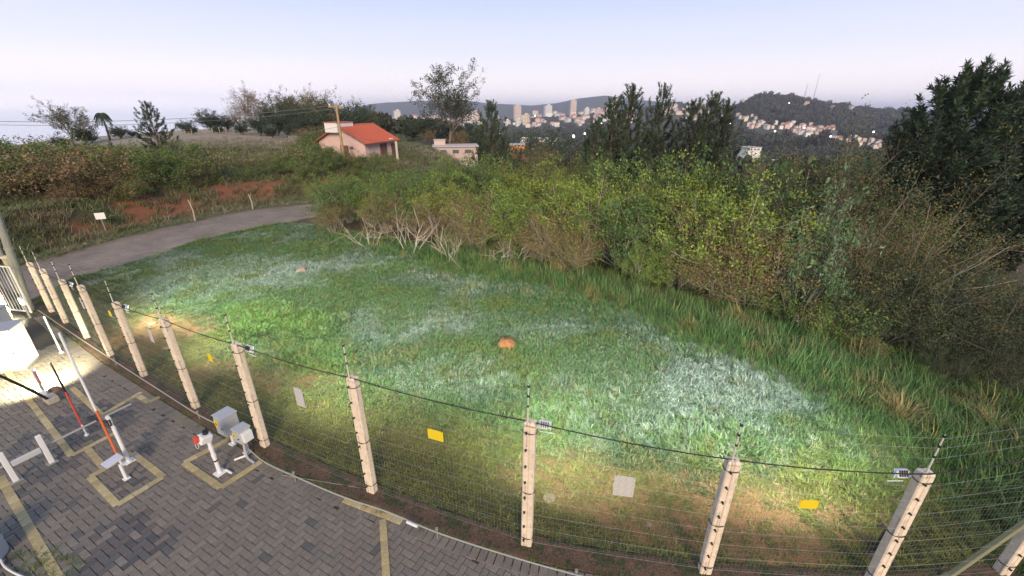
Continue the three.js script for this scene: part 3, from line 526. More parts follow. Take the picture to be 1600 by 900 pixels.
// gate end: tall pole, pillars, gate, lamp mast
const weathered = std(.34, .33, .28, .9, { map: concrete.map, bumpMap: grainTex, bumpScale: .004 });
{
  const b = onY(48, 486), t = thing('utility_pole', 'tall leaning grey concrete pole at the gate', 'pole', b); t.rotation.z = -.13;
  part('shaft', cyl(.075, .105, 8.4, 12, 0, 4.2, 0), weathered, t); part('collar', cyl(.115, .115, .08, 12, 0, 2.2, 0), galv, t); part('crossarm', rbox(1.6, .1, .1, .01, 0, 7.9, 0), weathered, t);
  const gp = (px, py, h, w, label) => { const p = onY(px, py), q = thing('gate_pillar', label, 'pillar', p, YAW); part('shaft', rbox(w, h, w, .015, 0, h / 2, 0), std(.66, .56, .33, .85, { map: concrete.map }), q); part('cap', rbox(w + .06, .06, w + .06, .01, 0, h + .03, 0), concrete, q); return q; };
  gp(14, 498, 1.75, .17, 'cream square gate pillar next to the white cabinets'); gp(48, 482, 1.8, .17, 'cream square gate pillar at the end of the fence');
  const p = onY(42, 476), m = thing('lamp_mast', 'slim mast with two white lamp heads beside the gate', 'mast', p, YAW);
  part('mast', cyl(.045, .06, 3.0, 10, 0, 1.5, 0), weathered, m); part('crossbar', cyl(.02, .02, .5, 8).rotateZ(Math.PI / 2).translate(0, 2.85, 0), galv, m); part('spike', cyl(.006, .012, .4, 6, 0, 3.2, 0), steel, m);
  for (const s of [-1, 1]) { const hd = part('lamp_head', rbox(.18, .14, .12, .03, s * .2, 2.82, .05), whitePaint, m); }
  const g = thing('gate', 'white tube-framed gate leaf between the pillars', 'gate', onY(30, 489), YAW + .3);
  part('frame', merged([rbox(.04, 1.6, .04, .008, -.55, .85, 0), rbox(.04, 1.6, .04, .008, .55, .85, 0), rbox(1.1, .04, .04, .008, 0, 1.65, 0), rbox(1.1, .04, .04, .008, 0, .1, 0)]), whitePaint, g);
  for (let i = 1; i < 8; i++) part('bar', cyl(.01, .01, 1.52, 6, -.55 + i * 1.1 / 8, .87, 0), whitePaint, g);
  const lp = onY(48, 497), gl = thing('gate_lamp', 'blazing floodlight low beside the gate', 'floodlight', lp, YAW);
  part('stand', cyl(.03, .035, .5, 8, 0, .25, 0), galv, gl); part('housing', rbox(.30, .22, .08, .012, 0, .6, 0), fixtureMat, gl); part('lamp_glass', boxG(.26, .18, .006, 0, .6, .044), lampGlass, gl);
  const L = new THREE.SpotLight(C(1, .95, .72), 105, 40, 1.35, .8, 2); L.name = 'gate_lamp_beam'; L.position.set(lp.x + .08, .66, lp.z + .14); L.target.position.set(lp.x - .35, .5, lp.z + .6); L.castShadow = true; L.shadow.radius = 4; scene.add(L, L.target);
}
// pale drum edge and slab at the corner of the yard
{
  const p = onY(-34, 880); const t = thing('water_drum', 'pale blue-grey drum at the corner of the yard', 'drum', V(p.x, 0, p.z));
  part('body', new THREE.LatheGeometry([[0, 0], [.30, 0], [.315, .02], [.315, .20], [.325, .22], [.315, .24], [.315, .39], [.30, .41], [0, .42]].map(([x, y]) => new THREE.Vector2(x, y)), 28), std(.38, .42, .46, .5), t);
  part('lid', new THREE.LatheGeometry([[0, .45], [.2, .445], [.325, .43], [.33, .40], [.318, .395]].map(([x, y]) => new THREE.Vector2(x, y)), 28), std(.5, .53, .56, .5), t);
  const q = onY(18, 893), r = onY(40, 905); soloThing('white_hose', new THREE.TubeGeometry(new THREE.CatmullRomCurve3([onY(0, 872, .03), onY(6, 884, .03), onY(18, 893, .03), onY(42, 904, .03)]), 24, .014, 6), whitePaint, 'white hose lying on the paving beside the drum', 'hose');
}

// ---------------------------------------------------------------- vegetation builders (shared shapes, one object each)
const up = V(0, 1, 0);
const randDir = () => { const z = rr(-1, 1), q = rr(0, 6.283), s = Math.sqrt(1 - z * z); return V(s * Math.cos(q), z, s * Math.sin(q)); };
function tint(base, v) { const k = 1 + rr(-v, v), h = rr(-v, v) * .35; return C(base.r * k * (1 + h), base.g * k, base.b * k * (1 - h)); }
// a bush or broad tree: limbs, twigs and leaf sprays at the twig ends
function woody(o) {
  reseed(o.seed);
  const st = new GB(), lf = new GB(), ends = [];
  const bark = o.bark || C(.13, .10, .075), twig = o.twig || bark;
  const limb = (p0, dir, len, r, lvl) => {
    const n = lvl === 0 ? 5 : lvl === o.levels - 1 ? 2 : 3, pts = [p0.clone()], d = dir.clone(); let p = p0.clone();
    for (let i = 1; i <= n; i++) { d.add(randDir().multiplyScalar(o.wiggle || .16)).addScaledVector(up, lvl === 0 ? (o.rise ?? .02) : .05).normalize(); p = p.clone().addScaledVector(d, len / n); pts.push(p); }
    st.tube(pts, r, r * (lvl >= o.levels - 1 ? .3 : .5), lvl === 0 ? 6 : lvl === 1 ? 4 : 3, lvl >= o.levels - 1 ? tint(twig, .25) : tint(bark, .15));
    if (lvl === o.levels - 1) { ends.push([pts[n], d.clone()], [pts[n - 1], d.clone()]); if (o.dense) ends.push([pts[n].clone().lerp(pts[n - 1], .5), d.clone()]); return; }
    const kids = o.kids[lvl];
    for (let k = 0; k < kids; k++) {
      const f = rr(o.from?.[lvl] ?? .35, 1), i = Math.min(n - 1, Math.floor(f * n)), q = pts[i].clone().lerp(pts[i + 1], f * n - i);
      const nd = d.clone().multiplyScalar(.55).add(randDir().multiplyScalar(.75)).addScaledVector(up, o.lift ?? .25).normalize();
      limb(q, nd, len * rr(.4, .7), r * .5, lvl + 1);
    }
  };
  if (o.trunk) { const top = V(rr(-.1, .1) * o.h, o.h * o.trunk, rr(-.1, .1) * o.h); const pts = [V(0, -.3, 0), V(rr(-.05, .05), o.h * o.trunk * .5, rr(-.05, .05)), top]; st.tube(pts, o.r * 1.25, o.r, 8, tint(bark, .1)); for (let k = 0; k < o.stems; k++) { const q = k / o.stems * 6.283 + rr(-.4, .4), tilt = rr(o.tilt * .4, o.tilt); limb(top.clone().addScaledVector(up, -rr(0, .25) * o.h * o.trunk), V(Math.cos(q) * Math.sin(tilt), Math.cos(tilt), Math.sin(q) * Math.sin(tilt)), o.h * (1 - o.trunk) * rr(.6, .85), o.r * .6, 0); } }
  else for (let k = 0; k < o.stems; k++) { const q = k / o.stems * 6.283 + rr(-.4, .4), tilt = rr(.08, o.tilt); limb(V(Math.cos(q) * rr(.02, .18), -.15, Math.sin(q) * rr(.02, .18)), V(Math.cos(q) * Math.sin(tilt), Math.cos(tilt), Math.sin(q) * Math.sin(tilt)), o.h * rr(.6, .85), o.r * rr(.6, 1), 0); }
  for (const [p, d] of ends) {
    if (p.y < o.h * (o.bare ?? .3) && rnd() > .18) continue;
    if (o.some && rnd() > o.some) continue;
    const n = Math.round(o.spray * rr(.5, 1.4)), col = tint(o.cols[Math.floor(rnd() * o.cols.length)], .18);
    for (let i = 0; i < n; i++) {
      const q = p.clone().add(randDir().multiplyScalar(o.puff * Math.cbrt(rnd()))), ld = d.clone().multiplyScalar(.5).add(randDir()).addScaledVector(up, o.leafUp ?? .3).normalize(), s = o.leaf * rr(.6, 1.3);
      lf.leaf(q.x, q.y, q.z, ld, randDir(), s, s * (o.slim ?? .5), tint(col, .22));
    }
  }
  return { stems: st.geo(), leaves: lf.geo(), tris: (st.i.length + lf.i.length) / 3 };
}
function pine(o) {     // whorls of upswept limbs that end in bottle-brush shoots
  reseed(o.seed);
  const st = new GB(), lf = new GB(), bark = C(.14, .085, .055);
  st.tube([V(0, -.4, 0), V(rr(-.05, .05), o.h * .4, rr(-.05, .05)), V(0, o.h * .97, 0)], o.r, o.r * .15, 7, bark);
  const shoot = (p, d, len, w, dens) => {
    const n = Math.round(len * dens), col = tint(o.cols[Math.floor(rnd() * o.cols.length)], .2);
    st.tube([p, p.clone().addScaledVector(d, len)], .012 * o.h / 8, .006, 3, tint(bark, .2));
    for (let i = 0; i < n; i++) { const f = Math.pow(rnd(), .8), q = p.clone().addScaledVector(d, len * f), nd = d.clone().multiplyScalar(rr(.5, 1.1)).add(randDir().multiplyScalar(.75)).normalize(), s = w * rr(.7, 1.2); lf.leaf(q.x, q.y, q.z, nd, randDir(), s, s * .13 * (o.fat || 1), tint(col, .2)); }
  };
  const y0 = o.h * o.clear, whorls = o.whorls;
  for (let k = 0; k < whorls; k++) {
    const f = k / (whorls - 1), y = lerp(y0, o.h * .95, f) + rr(-.1, .1), reach = o.w * (o.shape ? interp(o.shape, f) : Math.pow(1 - f, .7)) * rr(.75, 1.1) + .12 * o.h / 8, n = Math.round(o.arms * rr(.8, 1.2) * (1 - .35 * f));
    for (let a = 0; a < n; a++) {
      const q = a / n * 6.283 + k * 2.4 + rr(-.3, .3), len = reach * rr(.6, 1.1), lift = lerp(.1, .9, f) + rr(-.1, .15), d = V(Math.cos(q), lift * .5, Math.sin(q)).normalize();
      const m = V(0, y, 0).addScaledVector(d, len * .55), e = m.clone().addScaledVector(V(Math.cos(q), lift + .35, Math.sin(q)).normalize(), len * .45);
      st.tube([V(0, y, 0), m, e], .028 * o.h / 8, .010, 4, tint(bark, .2));
      const sh = Math.max(2, Math.round(len * o.shoots));
      for (let i = 0; i < sh; i++) { const g = rr(.25, 1), p = g < .55 ? V(0, y, 0).lerp(m, g / .55) : m.clone().lerp(e, (g - .55) / .45); shoot(p, V(Math.cos(q) * .5, .55 + lift * .5, Math.sin(q) * .5).add(randDir().multiplyScalar(.5)).normalize(), o.shoot * rr(.6, 1.15), o.needle, o.dens); }
      shoot(e, V(Math.cos(q) * .3, 1, Math.sin(q) * .3).normalize(), o.shoot * rr(.9, 1.4), o.needle, o.dens);
    }
  }
  shoot(V(0, o.h * .92, 0), up, o.shoot * 1.8, o.needle, o.dens);
  return { stems: st.geo(), leaves: lf.geo(), tris: (st.i.length + lf.i.length) / 3 };
}
function plantProto(g, label, category) { const o = new THREE.Group(); o.userData = { label, category }; part('trunk', g.stems, barkMat, o); part('crown', g.leaves, leafMat, o); return o; }
const G1 = C(.145, .205, .024), G2 = C(.175, .215, .030), G3 = C(.085, .140, .024), OL = C(.155, .135, .034), BR = C(.19, .115, .05), DK = C(.035, .055, .026), DK2 = C(.045, .07, .03), DRY = C(.25, .18, .085), RED = C(.17, .09, .05), BLU = C(.055, .095, .06);
const brownTwig = C(.15, .095, .055), greyBark = C(.30, .25, .20), paleBark = C(.40, .34, .28);
const P_ = {
  green: plantProto(woody({ seed: 1, h: 3.6, r: .035, stems: 9, tilt: .55, levels: 3, kids: [7, 5], spray: 20, puff: .2, leaf: .085, cols: [G1, G1, G2, G2, G2], bare: .5, some: .62, twig: brownTwig, bark: greyBark, dense: true }), 'leafy light green bush with brown bare stems below', 'bush'),
  green2: plantProto(woody({ seed: 2, h: 3.2, r: .03, stems: 11, tilt: .7, levels: 3, kids: [7, 5], spray: 19, puff: .2, leaf: .08, cols: [G1, G3, G1, G3, G1], bare: .4, some: .62, twig: brownTwig, bark: greyBark, dense: true }), 'spreading green bush with twiggy base', 'bush'),
  green3: plantProto(woody({ seed: 22, h: 3.4, r: .035, stems: 8, tilt: .6, levels: 3, kids: [7, 5], spray: 18, puff: .22, leaf: .11, cols: [G3, C(.06, .11, .028), C(.075, .12, .035)], bare: .3, some: .7, twig: brownTwig, bark: greyBark, dense: true }), 'dense deep green bush', 'bush'),
  brown: plantProto(woody({ seed: 3, h: 2.7, r: .03, stems: 12, tilt: .75, levels: 3, kids: [8, 7], spray: 6, puff: .17, leaf: .065, cols: [OL, BR, G3, OL, BR], bare: .35, twig: C(.19, .115, .065), bark: greyBark, dense: true }), 'brownish twiggy bush with few leaves', 'bush'),
  bare: plantProto(woody({ seed: 4, h: 2.9, r: .042, stems: 6, tilt: 1.1, levels: 3, kids: [5, 6], spray: 2.5, puff: .15, leaf: .06, cols: [BR, OL], bare: .5, twig: C(.22, .14, .085), bark: paleBark, wiggle: .22 }), 'nearly bare shrub of pale crooked branches', 'shrub'),
  big: plantProto(woody({ seed: 5, h: 4.4, r: .05, stems: 8, tilt: .6, levels: 3, kids: [9, 6], spray: 12, puff: .22, leaf: .095, cols: [G3, DK2, OL, G3], bare: .3, twig: brownTwig, bark: greyBark, dense: true }), 'tall dull green bush', 'bush'),
  hollow: plantProto(woody({ seed: 26, h: 4.2, r: .045, stems: 8, tilt: .65, levels: 3, kids: [8, 6], spray: 14, puff: .22, leaf: .08, cols: [DK2, DK, C(.075, .085, .03), DK2, C(.10, .085, .03)], bare: .15, twig: C(.08, .064, .04), bark: C(.17, .14, .11), dense: true, wiggle: .2 }), 'dark olive bush', 'bush'),
  lace: plantProto(woody({ seed: 6, h: 4.6, r: .045, stems: 7, tilt: .5, levels: 3, kids: [8, 7], spray: 9, puff: .22, leaf: .065, cols: [OL, G3, OL, BR], bare: .25, twig: C(.14, .11, .065), bark: greyBark, dense: true, wiggle: .2 }), 'thin-leaved olive bush with pale branching stems', 'bush'),
  broad: plantProto(woody({ seed: 7, h: 3.8, r: .045, stems: 6, tilt: .45, levels: 3, kids: [7, 4], spray: 8, puff: .22, leaf: .17, slim: .34, leafUp: -.35, cols: [C(.07, .135, .05), C(.09, .15, .055), C(.12, .17, .085)], bare: .22, dense: true }), 'young tree with long drooping bright green leaves', 'tree'),
  scrub: plantProto(woody({ seed: 8, h: 2.2, r: .025, stems: 9, tilt: .75, levels: 3, kids: [5, 4], spray: 8, puff: .2, leaf: .085, cols: [OL, G3, OL, C(.14, .15, .06), C(.26, .23, .13)], bare: .15, twig: brownTwig, dense: true }), 'rounded olive scrub bush', 'bush'),
  scrubGreen: plantProto(woody({ seed: 9, h: 2.4, r: .025, stems: 9, tilt: .65, levels: 3, kids: [5, 4], spray: 8, puff: .2, leaf: .09, cols: [G3, G1, G3, C(.07, .11, .03)], bare: .1, dense: true }), 'rounded mid green scrub bush', 'bush'),
  scrubRed: plantProto(woody({ seed: 10, h: 1.7, r: .02, stems: 9, tilt: .8, levels: 3, kids: [5, 4], spray: 6, puff: .18, leaf: .07, cols: [RED, BR, OL, DRY], bare: .1, twig: C(.2, .1, .06), dense: true }), 'rust-brown dry scrub bush', 'bush'),
  treeDark: plantProto(woody({ seed: 12, h: 7, r: .16, trunk: .10, stems: 9, tilt: .7, levels: 3, kids: [7, 4], from: [.05, .2], spray: 11, puff: .5, leaf: .30, cols: [DK, DK2, DK], bare: .2, dense: true, bark: C(.09, .07, .06) }), 'dark rounded tree', 'tree'),
  treeOpen: plantProto(woody({ seed: 13, h: 9, r: .14, trunk: .22, stems: 6, tilt: .6, levels: 3, kids: [7, 5], from: [.15, .3], spray: 15, puff: .42, leaf: .26, cols: [DK, DK2, OL], bare: .3, bark: C(.12, .10, .08) }), 'open-crowned dark tree showing sky between its boughs', 'tree'),
  treeBrown: plantProto(woody({ seed: 14, h: 8, r: .14, trunk: .18, stems: 7, tilt: .7, levels: 3, kids: [7, 5], from: [.15, .3], spray: 12, puff: .45, leaf: .22, cols: [BR, OL, DRY, BR], bare: .25, bark: C(.16, .12, .09) }), 'brownish half-bare tree', 'tree'),
  euca: plantProto(woody({ seed: 15, h: 13, r: .2, trunk: .3, stems: 6, tilt: .6, levels: 3, kids: [9, 6], from: [.15, .3], spray: 18, puff: .55, leaf: .30, slim: .5, some: .75, leafUp: -.2, cols: [DK, DK2, C(.06, .07, .04)], bare: .32, bark: C(.22, .18, .15), lift: .1 }), 'tall airy eucalyptus with clumped foliage', 'tree'),
  pineYoung: plantProto(pine({ seed: 16, h: 7, r: .11, w: 2.0, clear: .12, whorls: 11, arms: 6, shoots: 3.0, shoot: .62, needle: .21, dens: 84, fat: 1.5, cols: [DK2, C(.055, .085, .035), DK], shape: [[0, .8], [.3, 1], [.7, .75], [1, .15]] }), 'young pine with upswept bottle-brush shoots', 'pine tree'),
  pineBig: plantProto(pine({ seed: 17, h: 11, r: .17, w: 3.3, clear: .06, whorls: 20, arms: 9, shoots: 4.4, shoot: .9, needle: .30, dens: 66, fat: 1.5, cols: [DK, DK2, C(.03, .05, .026)], shape: [[0, .7], [.3, 1], [.6, .92], [.85, .55], [1, .15]] }), 'big dark pine with upswept shoots', 'pine tree'),
};
function stand(kind, name, base, h, turn, group, label, wide = 1) { const src = P_[kind], protoH = { green: 3.6, green2: 3.2, green3: 3.4, brown: 2.7, bare: 2.9, big: 4.4, lace: 4.6, hollow: 4.2, broad: 3.8, scrub: 2.2, scrubGreen: 2.4, scrubRed: 1.7, treeDark: 7, treeOpen: 9, treeBrown: 8, euca: 13, pineYoung: 7, pineBig: 11 }[kind] , s = h / protoH; return copyThing(src, name, base, turn, V(s * wide, s, s * wide), group, label); }
// set by the pixel of the top and the distance ahead; the ground there gives the height
function standAt(kind, name, px, pyTop, d, group, label, wide = 1) { const p = atDepth(px, pyTop, d), y = landHeight(p.x, p.z); return stand(kind, name, V(p.x, y, p.z), Math.max(.6, p.y - y) / 1.04, rr(0, 6.28), group, label, wide); }

// ---------------------------------------------------------------- thicket beyond the field
reseed(77);
const THICK = 'bushes of the thicket beyond the field';
// [kind, top pixel x, y, distance]
const bushes = [
  // front row, from the road to the ravine
  ['brown', 515, 322, 22], ['bare', 575, 335, 19.6], ['bare', 640, 325, 18.6], ['bare', 700, 345, 17.6], ['brown', 600, 305, 22], ['brown', 680, 308, 20.6], ['brown', 745, 312, 19], ['green2', 792, 300, 19], ['bare', 790, 368, 17], ['brown', 850, 338, 17.6], ['green', 928, 270, 19], ['brown', 905, 350, 16.8], ['green3', 985, 330, 17.4], ['green', 1012, 278, 20], ['green2', 1010, 388, 15.6], ['green2', 1062, 375, 15.4], ['brown', 1100, 338, 16], ['green', 1172, 286, 15], ['brown', 1140, 370, 14.6], ['brown', 1195, 350, 14.2],
  // behind
  ['green', 500, 276, 27], ['green2', 535, 282, 24.5], ['green3', 520, 292, 23], ['green2', 570, 285, 23.5], ['green', 605, 284, 23], ['green3', 640, 286, 22.5], ['green2', 670, 280, 22], ['green', 705, 282, 21.5], ['green2', 515, 312, 24], ['green3', 585, 276, 26], ['green', 615, 268, 27], ['green', 665, 268, 26], ['green', 712, 254, 26.5], ['green3', 745, 264, 24.5], ['green', 805, 262, 24], ['green', 555, 274, 28], ['green', 640, 274, 29], ['green3', 700, 270, 27], ['green', 765, 252, 28], ['green', 840, 275, 23.5], ['green2', 625, 288, 24.5], ['green3', 720, 278, 23.5], ['green3', 990, 270, 24], ['green', 1100, 258, 19.5], ['big', 820, 250, 33], ['big', 890, 252, 31], ['green2', 1055, 300, 18.5], ['brown', 560, 292, 25], ['green', 875, 262, 25], ['green3', 1150, 282, 19],
  // the ravine side
  ['hollow', 1240, 292, 17], ['lace', 1330, 258, 19], ['hollow', 1385, 262, 17.5], ['hollow', 1245, 345, 14.6], ['broad', 1292, 322, 13], ['lace', 1365, 340, 13.6], ['lace', 1430, 352, 13], ['hollow', 1490, 410, 12.6], ['hollow', 1400, 425, 12], ['hollow', 1465, 440, 11.6], ['hollow', 1545, 440, 12.4], ['hollow', 1600, 455, 12.4], ['hollow', 1530, 470, 11.2], ['hollow', 1625, 480, 11.4], ['scrubGreen', 1320, 460, 12], ['scrub', 1285, 480, 12.2], ['scrubGreen', 1240, 450, 13], ['scrub', 1370, 530, 10.8], ['scrubGreen', 1440, 590, 9.6], ['hollow', 1500, 560, 9.8], ['scrubGreen', 1560, 600, 9], ['scrubGreen', 1610, 650, 8.2], ['scrub', 1490, 640, 8.8], ['hollow', 1600, 540, 9.8], ['big', 1430, 310, 18], 
];
const bushLabel = { green: 'leafy light green bush with bare brown stems', green2: 'spreading green bush with a twiggy base', green3: 'dense deep green bush', brown: 'brownish twiggy bush with few leaves', bare: 'nearly bare shrub of pale crooked branches', big: 'tall dull green bush', hollow: 'dark olive bush', lace: 'thin-leaved olive bush with long stems', broad: 'young tree with long drooping bright green leaves', scrub: 'rounded olive scrub bush', scrubGreen: 'rounded mid green bush' };
const whereBush = (px, d) => px < 560 ? 'by the bend of the dirt road' : px < 760 ? (d < 23 ? 'at the field edge among the bare shrubs' : px < 660 ? 'below the red-roofed house' : 'below the airy eucalyptus') : px < 890 ? 'below the lone young pine' : px < 1160 ? (d < 18 ? 'just above the tall grass' : 'below the clump of pines') : d < 13.5 ? 'down in the ravine' : 'beside the big dark pine';
for (const [k, px, py, d] of bushes) standAt(k, k === 'broad' ? 'young_tree' : k === 'bare' ? 'bare_shrub' : 'bush', px + rr(-4, 4), py + rr(-3, 3), d, k === 'broad' ? undefined : THICK, k === 'broad' ? bushLabel[k] : `${bushLabel[k]} ${whereBush(px, d)}`, k === 'broad' ? .55 : rr(.9, 1.15));
// pines
const pines = [['pineYoung', 768, 165, 42, .95], ['pineYoung', 960, 160, 38, 1], ['pineYoung', 990, 143, 40, .95], ['pineYoung', 1038, 142, 41, .75], ['pineYoung', 930, 195, 36, .8], ['pineYoung', 1085, 165, 37, 1], ['pineYoung', 1115, 155, 38, .95], ['pineYoung', 1138, 165, 37, .75], ['pineYoung', 1030, 215, 34, 1.1], ['pineYoung', 1270, 258, 22, .9], ['pineYoung', 228, 163, 44, 1.25], ['pineYoung', 172, 223, 40, .9], ['pineYoung', 240, 225, 42, 1.2], ['pineYoung', 30, 275, 33, 1.1]];
const pineLabel = ['young pine standing before the town beside the airy eucalyptus', 'young pine of the clump in front of the town', 'young pine of the clump in front of the town', 'slender pine whose bare forked leader tops the clump', 'young pine of the clump in front of the town', 'young pine of the clump in front of the town', 'young pine of the clump in front of the town', 'young pine of the clump in front of the town', 'young pine of the clump in front of the town', 'small dark pine in the ravine beside the drooping-leaved young tree', 'tallest pine on the slope beyond the road', 'narrow small pine on the slope beyond the road', 'squat pine at the foot of the tallest slope pine', 'low dark pine on the bank near the tall concrete pole'];
pines.forEach(([k, px, py, d, w], n) => standAt(k, 'pine_tree', px, py, d, pineLabel[n].includes('of the clump') ? 'pines in front of the town' : undefined, pineLabel[n], w));
standAt('pineBig', 'pine_tree', 1535, 112, 18, undefined, 'big dark pine towering over the ravine', 1);
standAt('pineBig', 'pine_tree', 1625, 150, 20.5, undefined, 'big dark pine standing behind the towering one', 1);
// trees along the left ridge and round the house
const ridgeTrees = [['treeDark', 400, 178, 72, 1.0], ['treeDark', 440, 170, 68, 1.1], ['treeDark', 490, 168, 68, 1.1], ['treeOpen', 462, 150, 78, 1.0], ['treeDark', 535, 172, 74, 1.2], ['treeDark', 375, 190, 74, 1.2], ['treeDark', 300, 196, 80, 1.6], ['treeDark', 235, 206, 84, 1.5], ['treeDark', 140, 210, 82, 1.6], ['treeDark', 90, 212, 78, 1.4], ['treeDark', 340, 196, 76, 1.5], ['treeOpen', 92, 166, 78, 1.0], ['treeDark', 122, 196, 80, 1.1], ['treeDark', 180, 196, 84, 1.5], ['treeDark', 52, 222, 76, 1.5], ['treeDark', 10, 226, 76, 1.8], ['treeDark', 205, 203, 86, 1.4], ['treeDark', 285, 188, 86, 1.3], ['treeDark', 325, 172, 82, 1.2], ['treeDark', 350, 182, 84, 1.3], ['treeBrown', 390, 146, 80, .95], ['treeBrown', 372, 172, 76, 1.0], ['treeDark', 425, 158, 76, .8], ['treeOpen', 440, 148, 74, .9], ['treeDark', 455, 165, 72, .9], ['treeBrown', 480, 152, 76, .95], ['treeOpen', 500, 150, 74, .8], ['treeDark', 525, 162, 80, .9], ['treeDark', 545, 165, 82, 1.1], ['treeOpen', 565, 162, 90, .9], ['treeDark', 255, 205, 88, 1.8], ['treeDark', 470, 185, 66, 1.2], ['treeDark', 420, 195, 66, 1.1], ['treeBrown', 505, 180, 70, 1.0]];
for (const [k, px, py, d, w] of ridgeTrees) standAt(k, 'ridge_tree', px, py, d, 'trees along the ridge beyond the pale field', { treeOpen: 'open-crowned dark tree on the ridge', treeDark: 'dark rounded tree on the ridge', treeBrown: 'brownish half-bare tree on the ridge' }[k], Math.min(w * 1.1, 1.35));
standAt('euca', 'eucalyptus_tree', 697, 112, 78, undefined, 'tall airy eucalyptus rising behind the red-roofed house', 1.1);
const midTrees = [['treeDark', 640, 190, 82], ['treeDark', 660, 182, 90], ['treeDark', 610, 205, 74], ['treeBrown', 670, 205, 76], ['treeDark', 705, 195, 84], ['treeDark', 735, 190, 88], ['treeBrown', 715, 208, 72], ['treeDark', 760, 205, 80], ['treeDark', 850, 205, 110], ['treeDark', 870, 210, 90], ['treeDark', 890, 226, 70], ['treeDark', 640, 215, 66], ['treeDark', 590, 178, 110], ['treeDark', 820, 212, 120], ['treeBrown', 845, 235, 62], ['treeDark', 905, 238, 60], ['treeDark', 790, 228, 60], ['treeBrown', 1190, 262, 50], ['treeDark', 1225, 252, 60], ['treeDark', 1290, 250, 60], ['treeDark', 1380, 240, 50], ['treeDark', 1340, 248, 42], ['treeDark', 1430, 262, 40], ['treeDark', 1310, 262, 34], ['treeBrown', 1250, 268, 44]];
for (const [k, px, py, d] of midTrees) standAt(k, 'valley_tree', px, py, d, 'trees on the slope below the house', k === 'treeDark' ? 'dark bushy tree on the slope behind the thicket' : 'brownish half-bare tree on the slope behind the thicket', rr(.9, 1.4));
for (const [px, py, d] of [[508, 212, 48], [562, 228, 49], [484, 215, 52], [548, 234, 47]]) standAt('scrubGreen', 'garden_bush', px, py + 5, d, 'bushes round the house', 'dark bush growing against the red-roofed house', 1.3);
// scrub on the bank and slope beyond the road
{
  const G = 'scrub on the slope beyond the road';
  const lab = { scrub: 'rounded olive scrub bush', scrubGreen: 'rounded mid green scrub bush', scrubRed: 'rust-brown dry scrub bush' };
  const whereScrub = (a, d, rd) => rd < 5.5 ? (a < -.8 ? 'on the bank across from the gate' : a < -.55 ? 'on the red bank behind the thin saplings' : 'on the bank at the bend of the road') : a > -.42 ? 'on the slope near the red-roofed house' : d > 36 ? 'on the upper slope below the pale field' : 'on the middle slope between bank and pale field';
  let n = 0;
  for (let i = 0; i < 1500 && n < 230; i++) {
    const d = 24 + 40 * Math.pow(rnd(), 1.3), a = rr(-1.35, -.26), x = a * d, rd = roadDist(x, -d);
    if (rd < 2.9 || (d > 42 && a < -.46)) continue;
    const near = rd < 5.5, kind = near ? (rnd() < .3 ? 'scrubRed' : rnd() < .45 ? 'scrub' : 'scrubGreen') : (rnd() < .45 ? 'scrub' : rnd() < .8 ? 'scrubGreen' : 'scrubRed');
    const h = (a > -.42 ? .62 : 1) * (near ? rr(.9, 2.1) : lerp(rr(1.5, 2.9), rr(.7, 1.2), ss(31, 40, d) * ss(-.42, -.52, a))), p = V(x, landHeight(x, -d) - .05, -d);
    stand(kind, 'scrub_bush', p, h, rr(0, 6.28), G, `${lab[kind]} ${whereScrub(a, d, rd)}`, rr(1.1, 1.7)); n++;
  }
}
// palm
{
  reseed(91);
  const p = atDepth(157, 176, 84), y = landHeight(p.x, p.z), h = p.y - y - .2, st = new GB(), lf = new GB(), t = thing('palm_tree', 'single slender palm on the ridge', 'palm tree', V(p.x, y, p.z));
  st.tube([V(0, -.3, 0), V(.1, h * .5, 0), V(0, h, 0)], .2, .13, 8, C(.16, .13, .11));
  for (let k = 0; k < 17; k++) { const q = k * 2.4, el = rr(-.1, 1.1), pts = []; for (let s = 0; s <= 7; s++) { const f = s / 7, r = Math.cos(el) * 1.5 * f, yy = h + Math.sin(el) * 1.6 * f - 2.0 * f * f * (1.05 - .3 * el); pts.push(V(Math.cos(q) * r, yy, Math.sin(q) * r)); } st.tube(pts, .03, .008, 3, C(.08, .09, .04)); const side = V(-Math.sin(q), 0, Math.cos(q)); for (let s = 1; s <= 7; s++) for (let m = 0; m < 4; m++) for (const w of [-1, 1]) { const b = pts[s - 1].clone().lerp(pts[s], m / 4), d = side.clone().multiplyScalar(w * .7).add(V(0, -.7, 0)).addScaledVector(pts[s].clone().sub(pts[s - 1]).normalize(), .5).normalize(); lf.leaf(b.x, b.y, b.z, d, randDir(), .75 * rr(.7, 1.1), .1, tint(DK2, .2)); } }
  part('trunk', st.geo(), barkMat, t); part('crown', lf.geo(), leafMat, t);
}

// ---------------------------------------------------------------- grass
function tuft(seedN, blades, h, w, lean, spread) {
  reseed(seedN); const g = new GB();
  for (let i = 0; i < blades; i++) {
    const q = rr(0, 6.283), r = spread * Math.sqrt(rnd()), bx = Math.cos(q) * r, bz = Math.sin(q) * r, a = rr(0, 6.283), L = rr(lean * .3, lean), hh = h * rr(.55, 1.1), dx = Math.cos(a), dz = Math.sin(a), sx = -dz * w * .5, sz = dx * w * .5, k = rr(.75, 1.25), c = C(k, k, k);
    const m = .55, p0 = g.v(bx - sx, -.01, bz - sz, c), p1 = g.v(bx + sx, -.01, bz + sz, c), mx = bx + dx * L * .35 * hh, mz = bz + dz * L * .35 * hh, p2 = g.v(mx + sx * .8, hh * m, mz + sz * .8, c), p3 = g.v(mx - sx * .8, hh * m, mz - sz * .8, c), t = g.v(bx + dx * L * hh, hh * (1 - .35 * L), bz + dz * L * hh, c);
    g.quad(p0, p1, p2, p3); g.tri(p3, p2, t);
  }
  return g.geo();
}
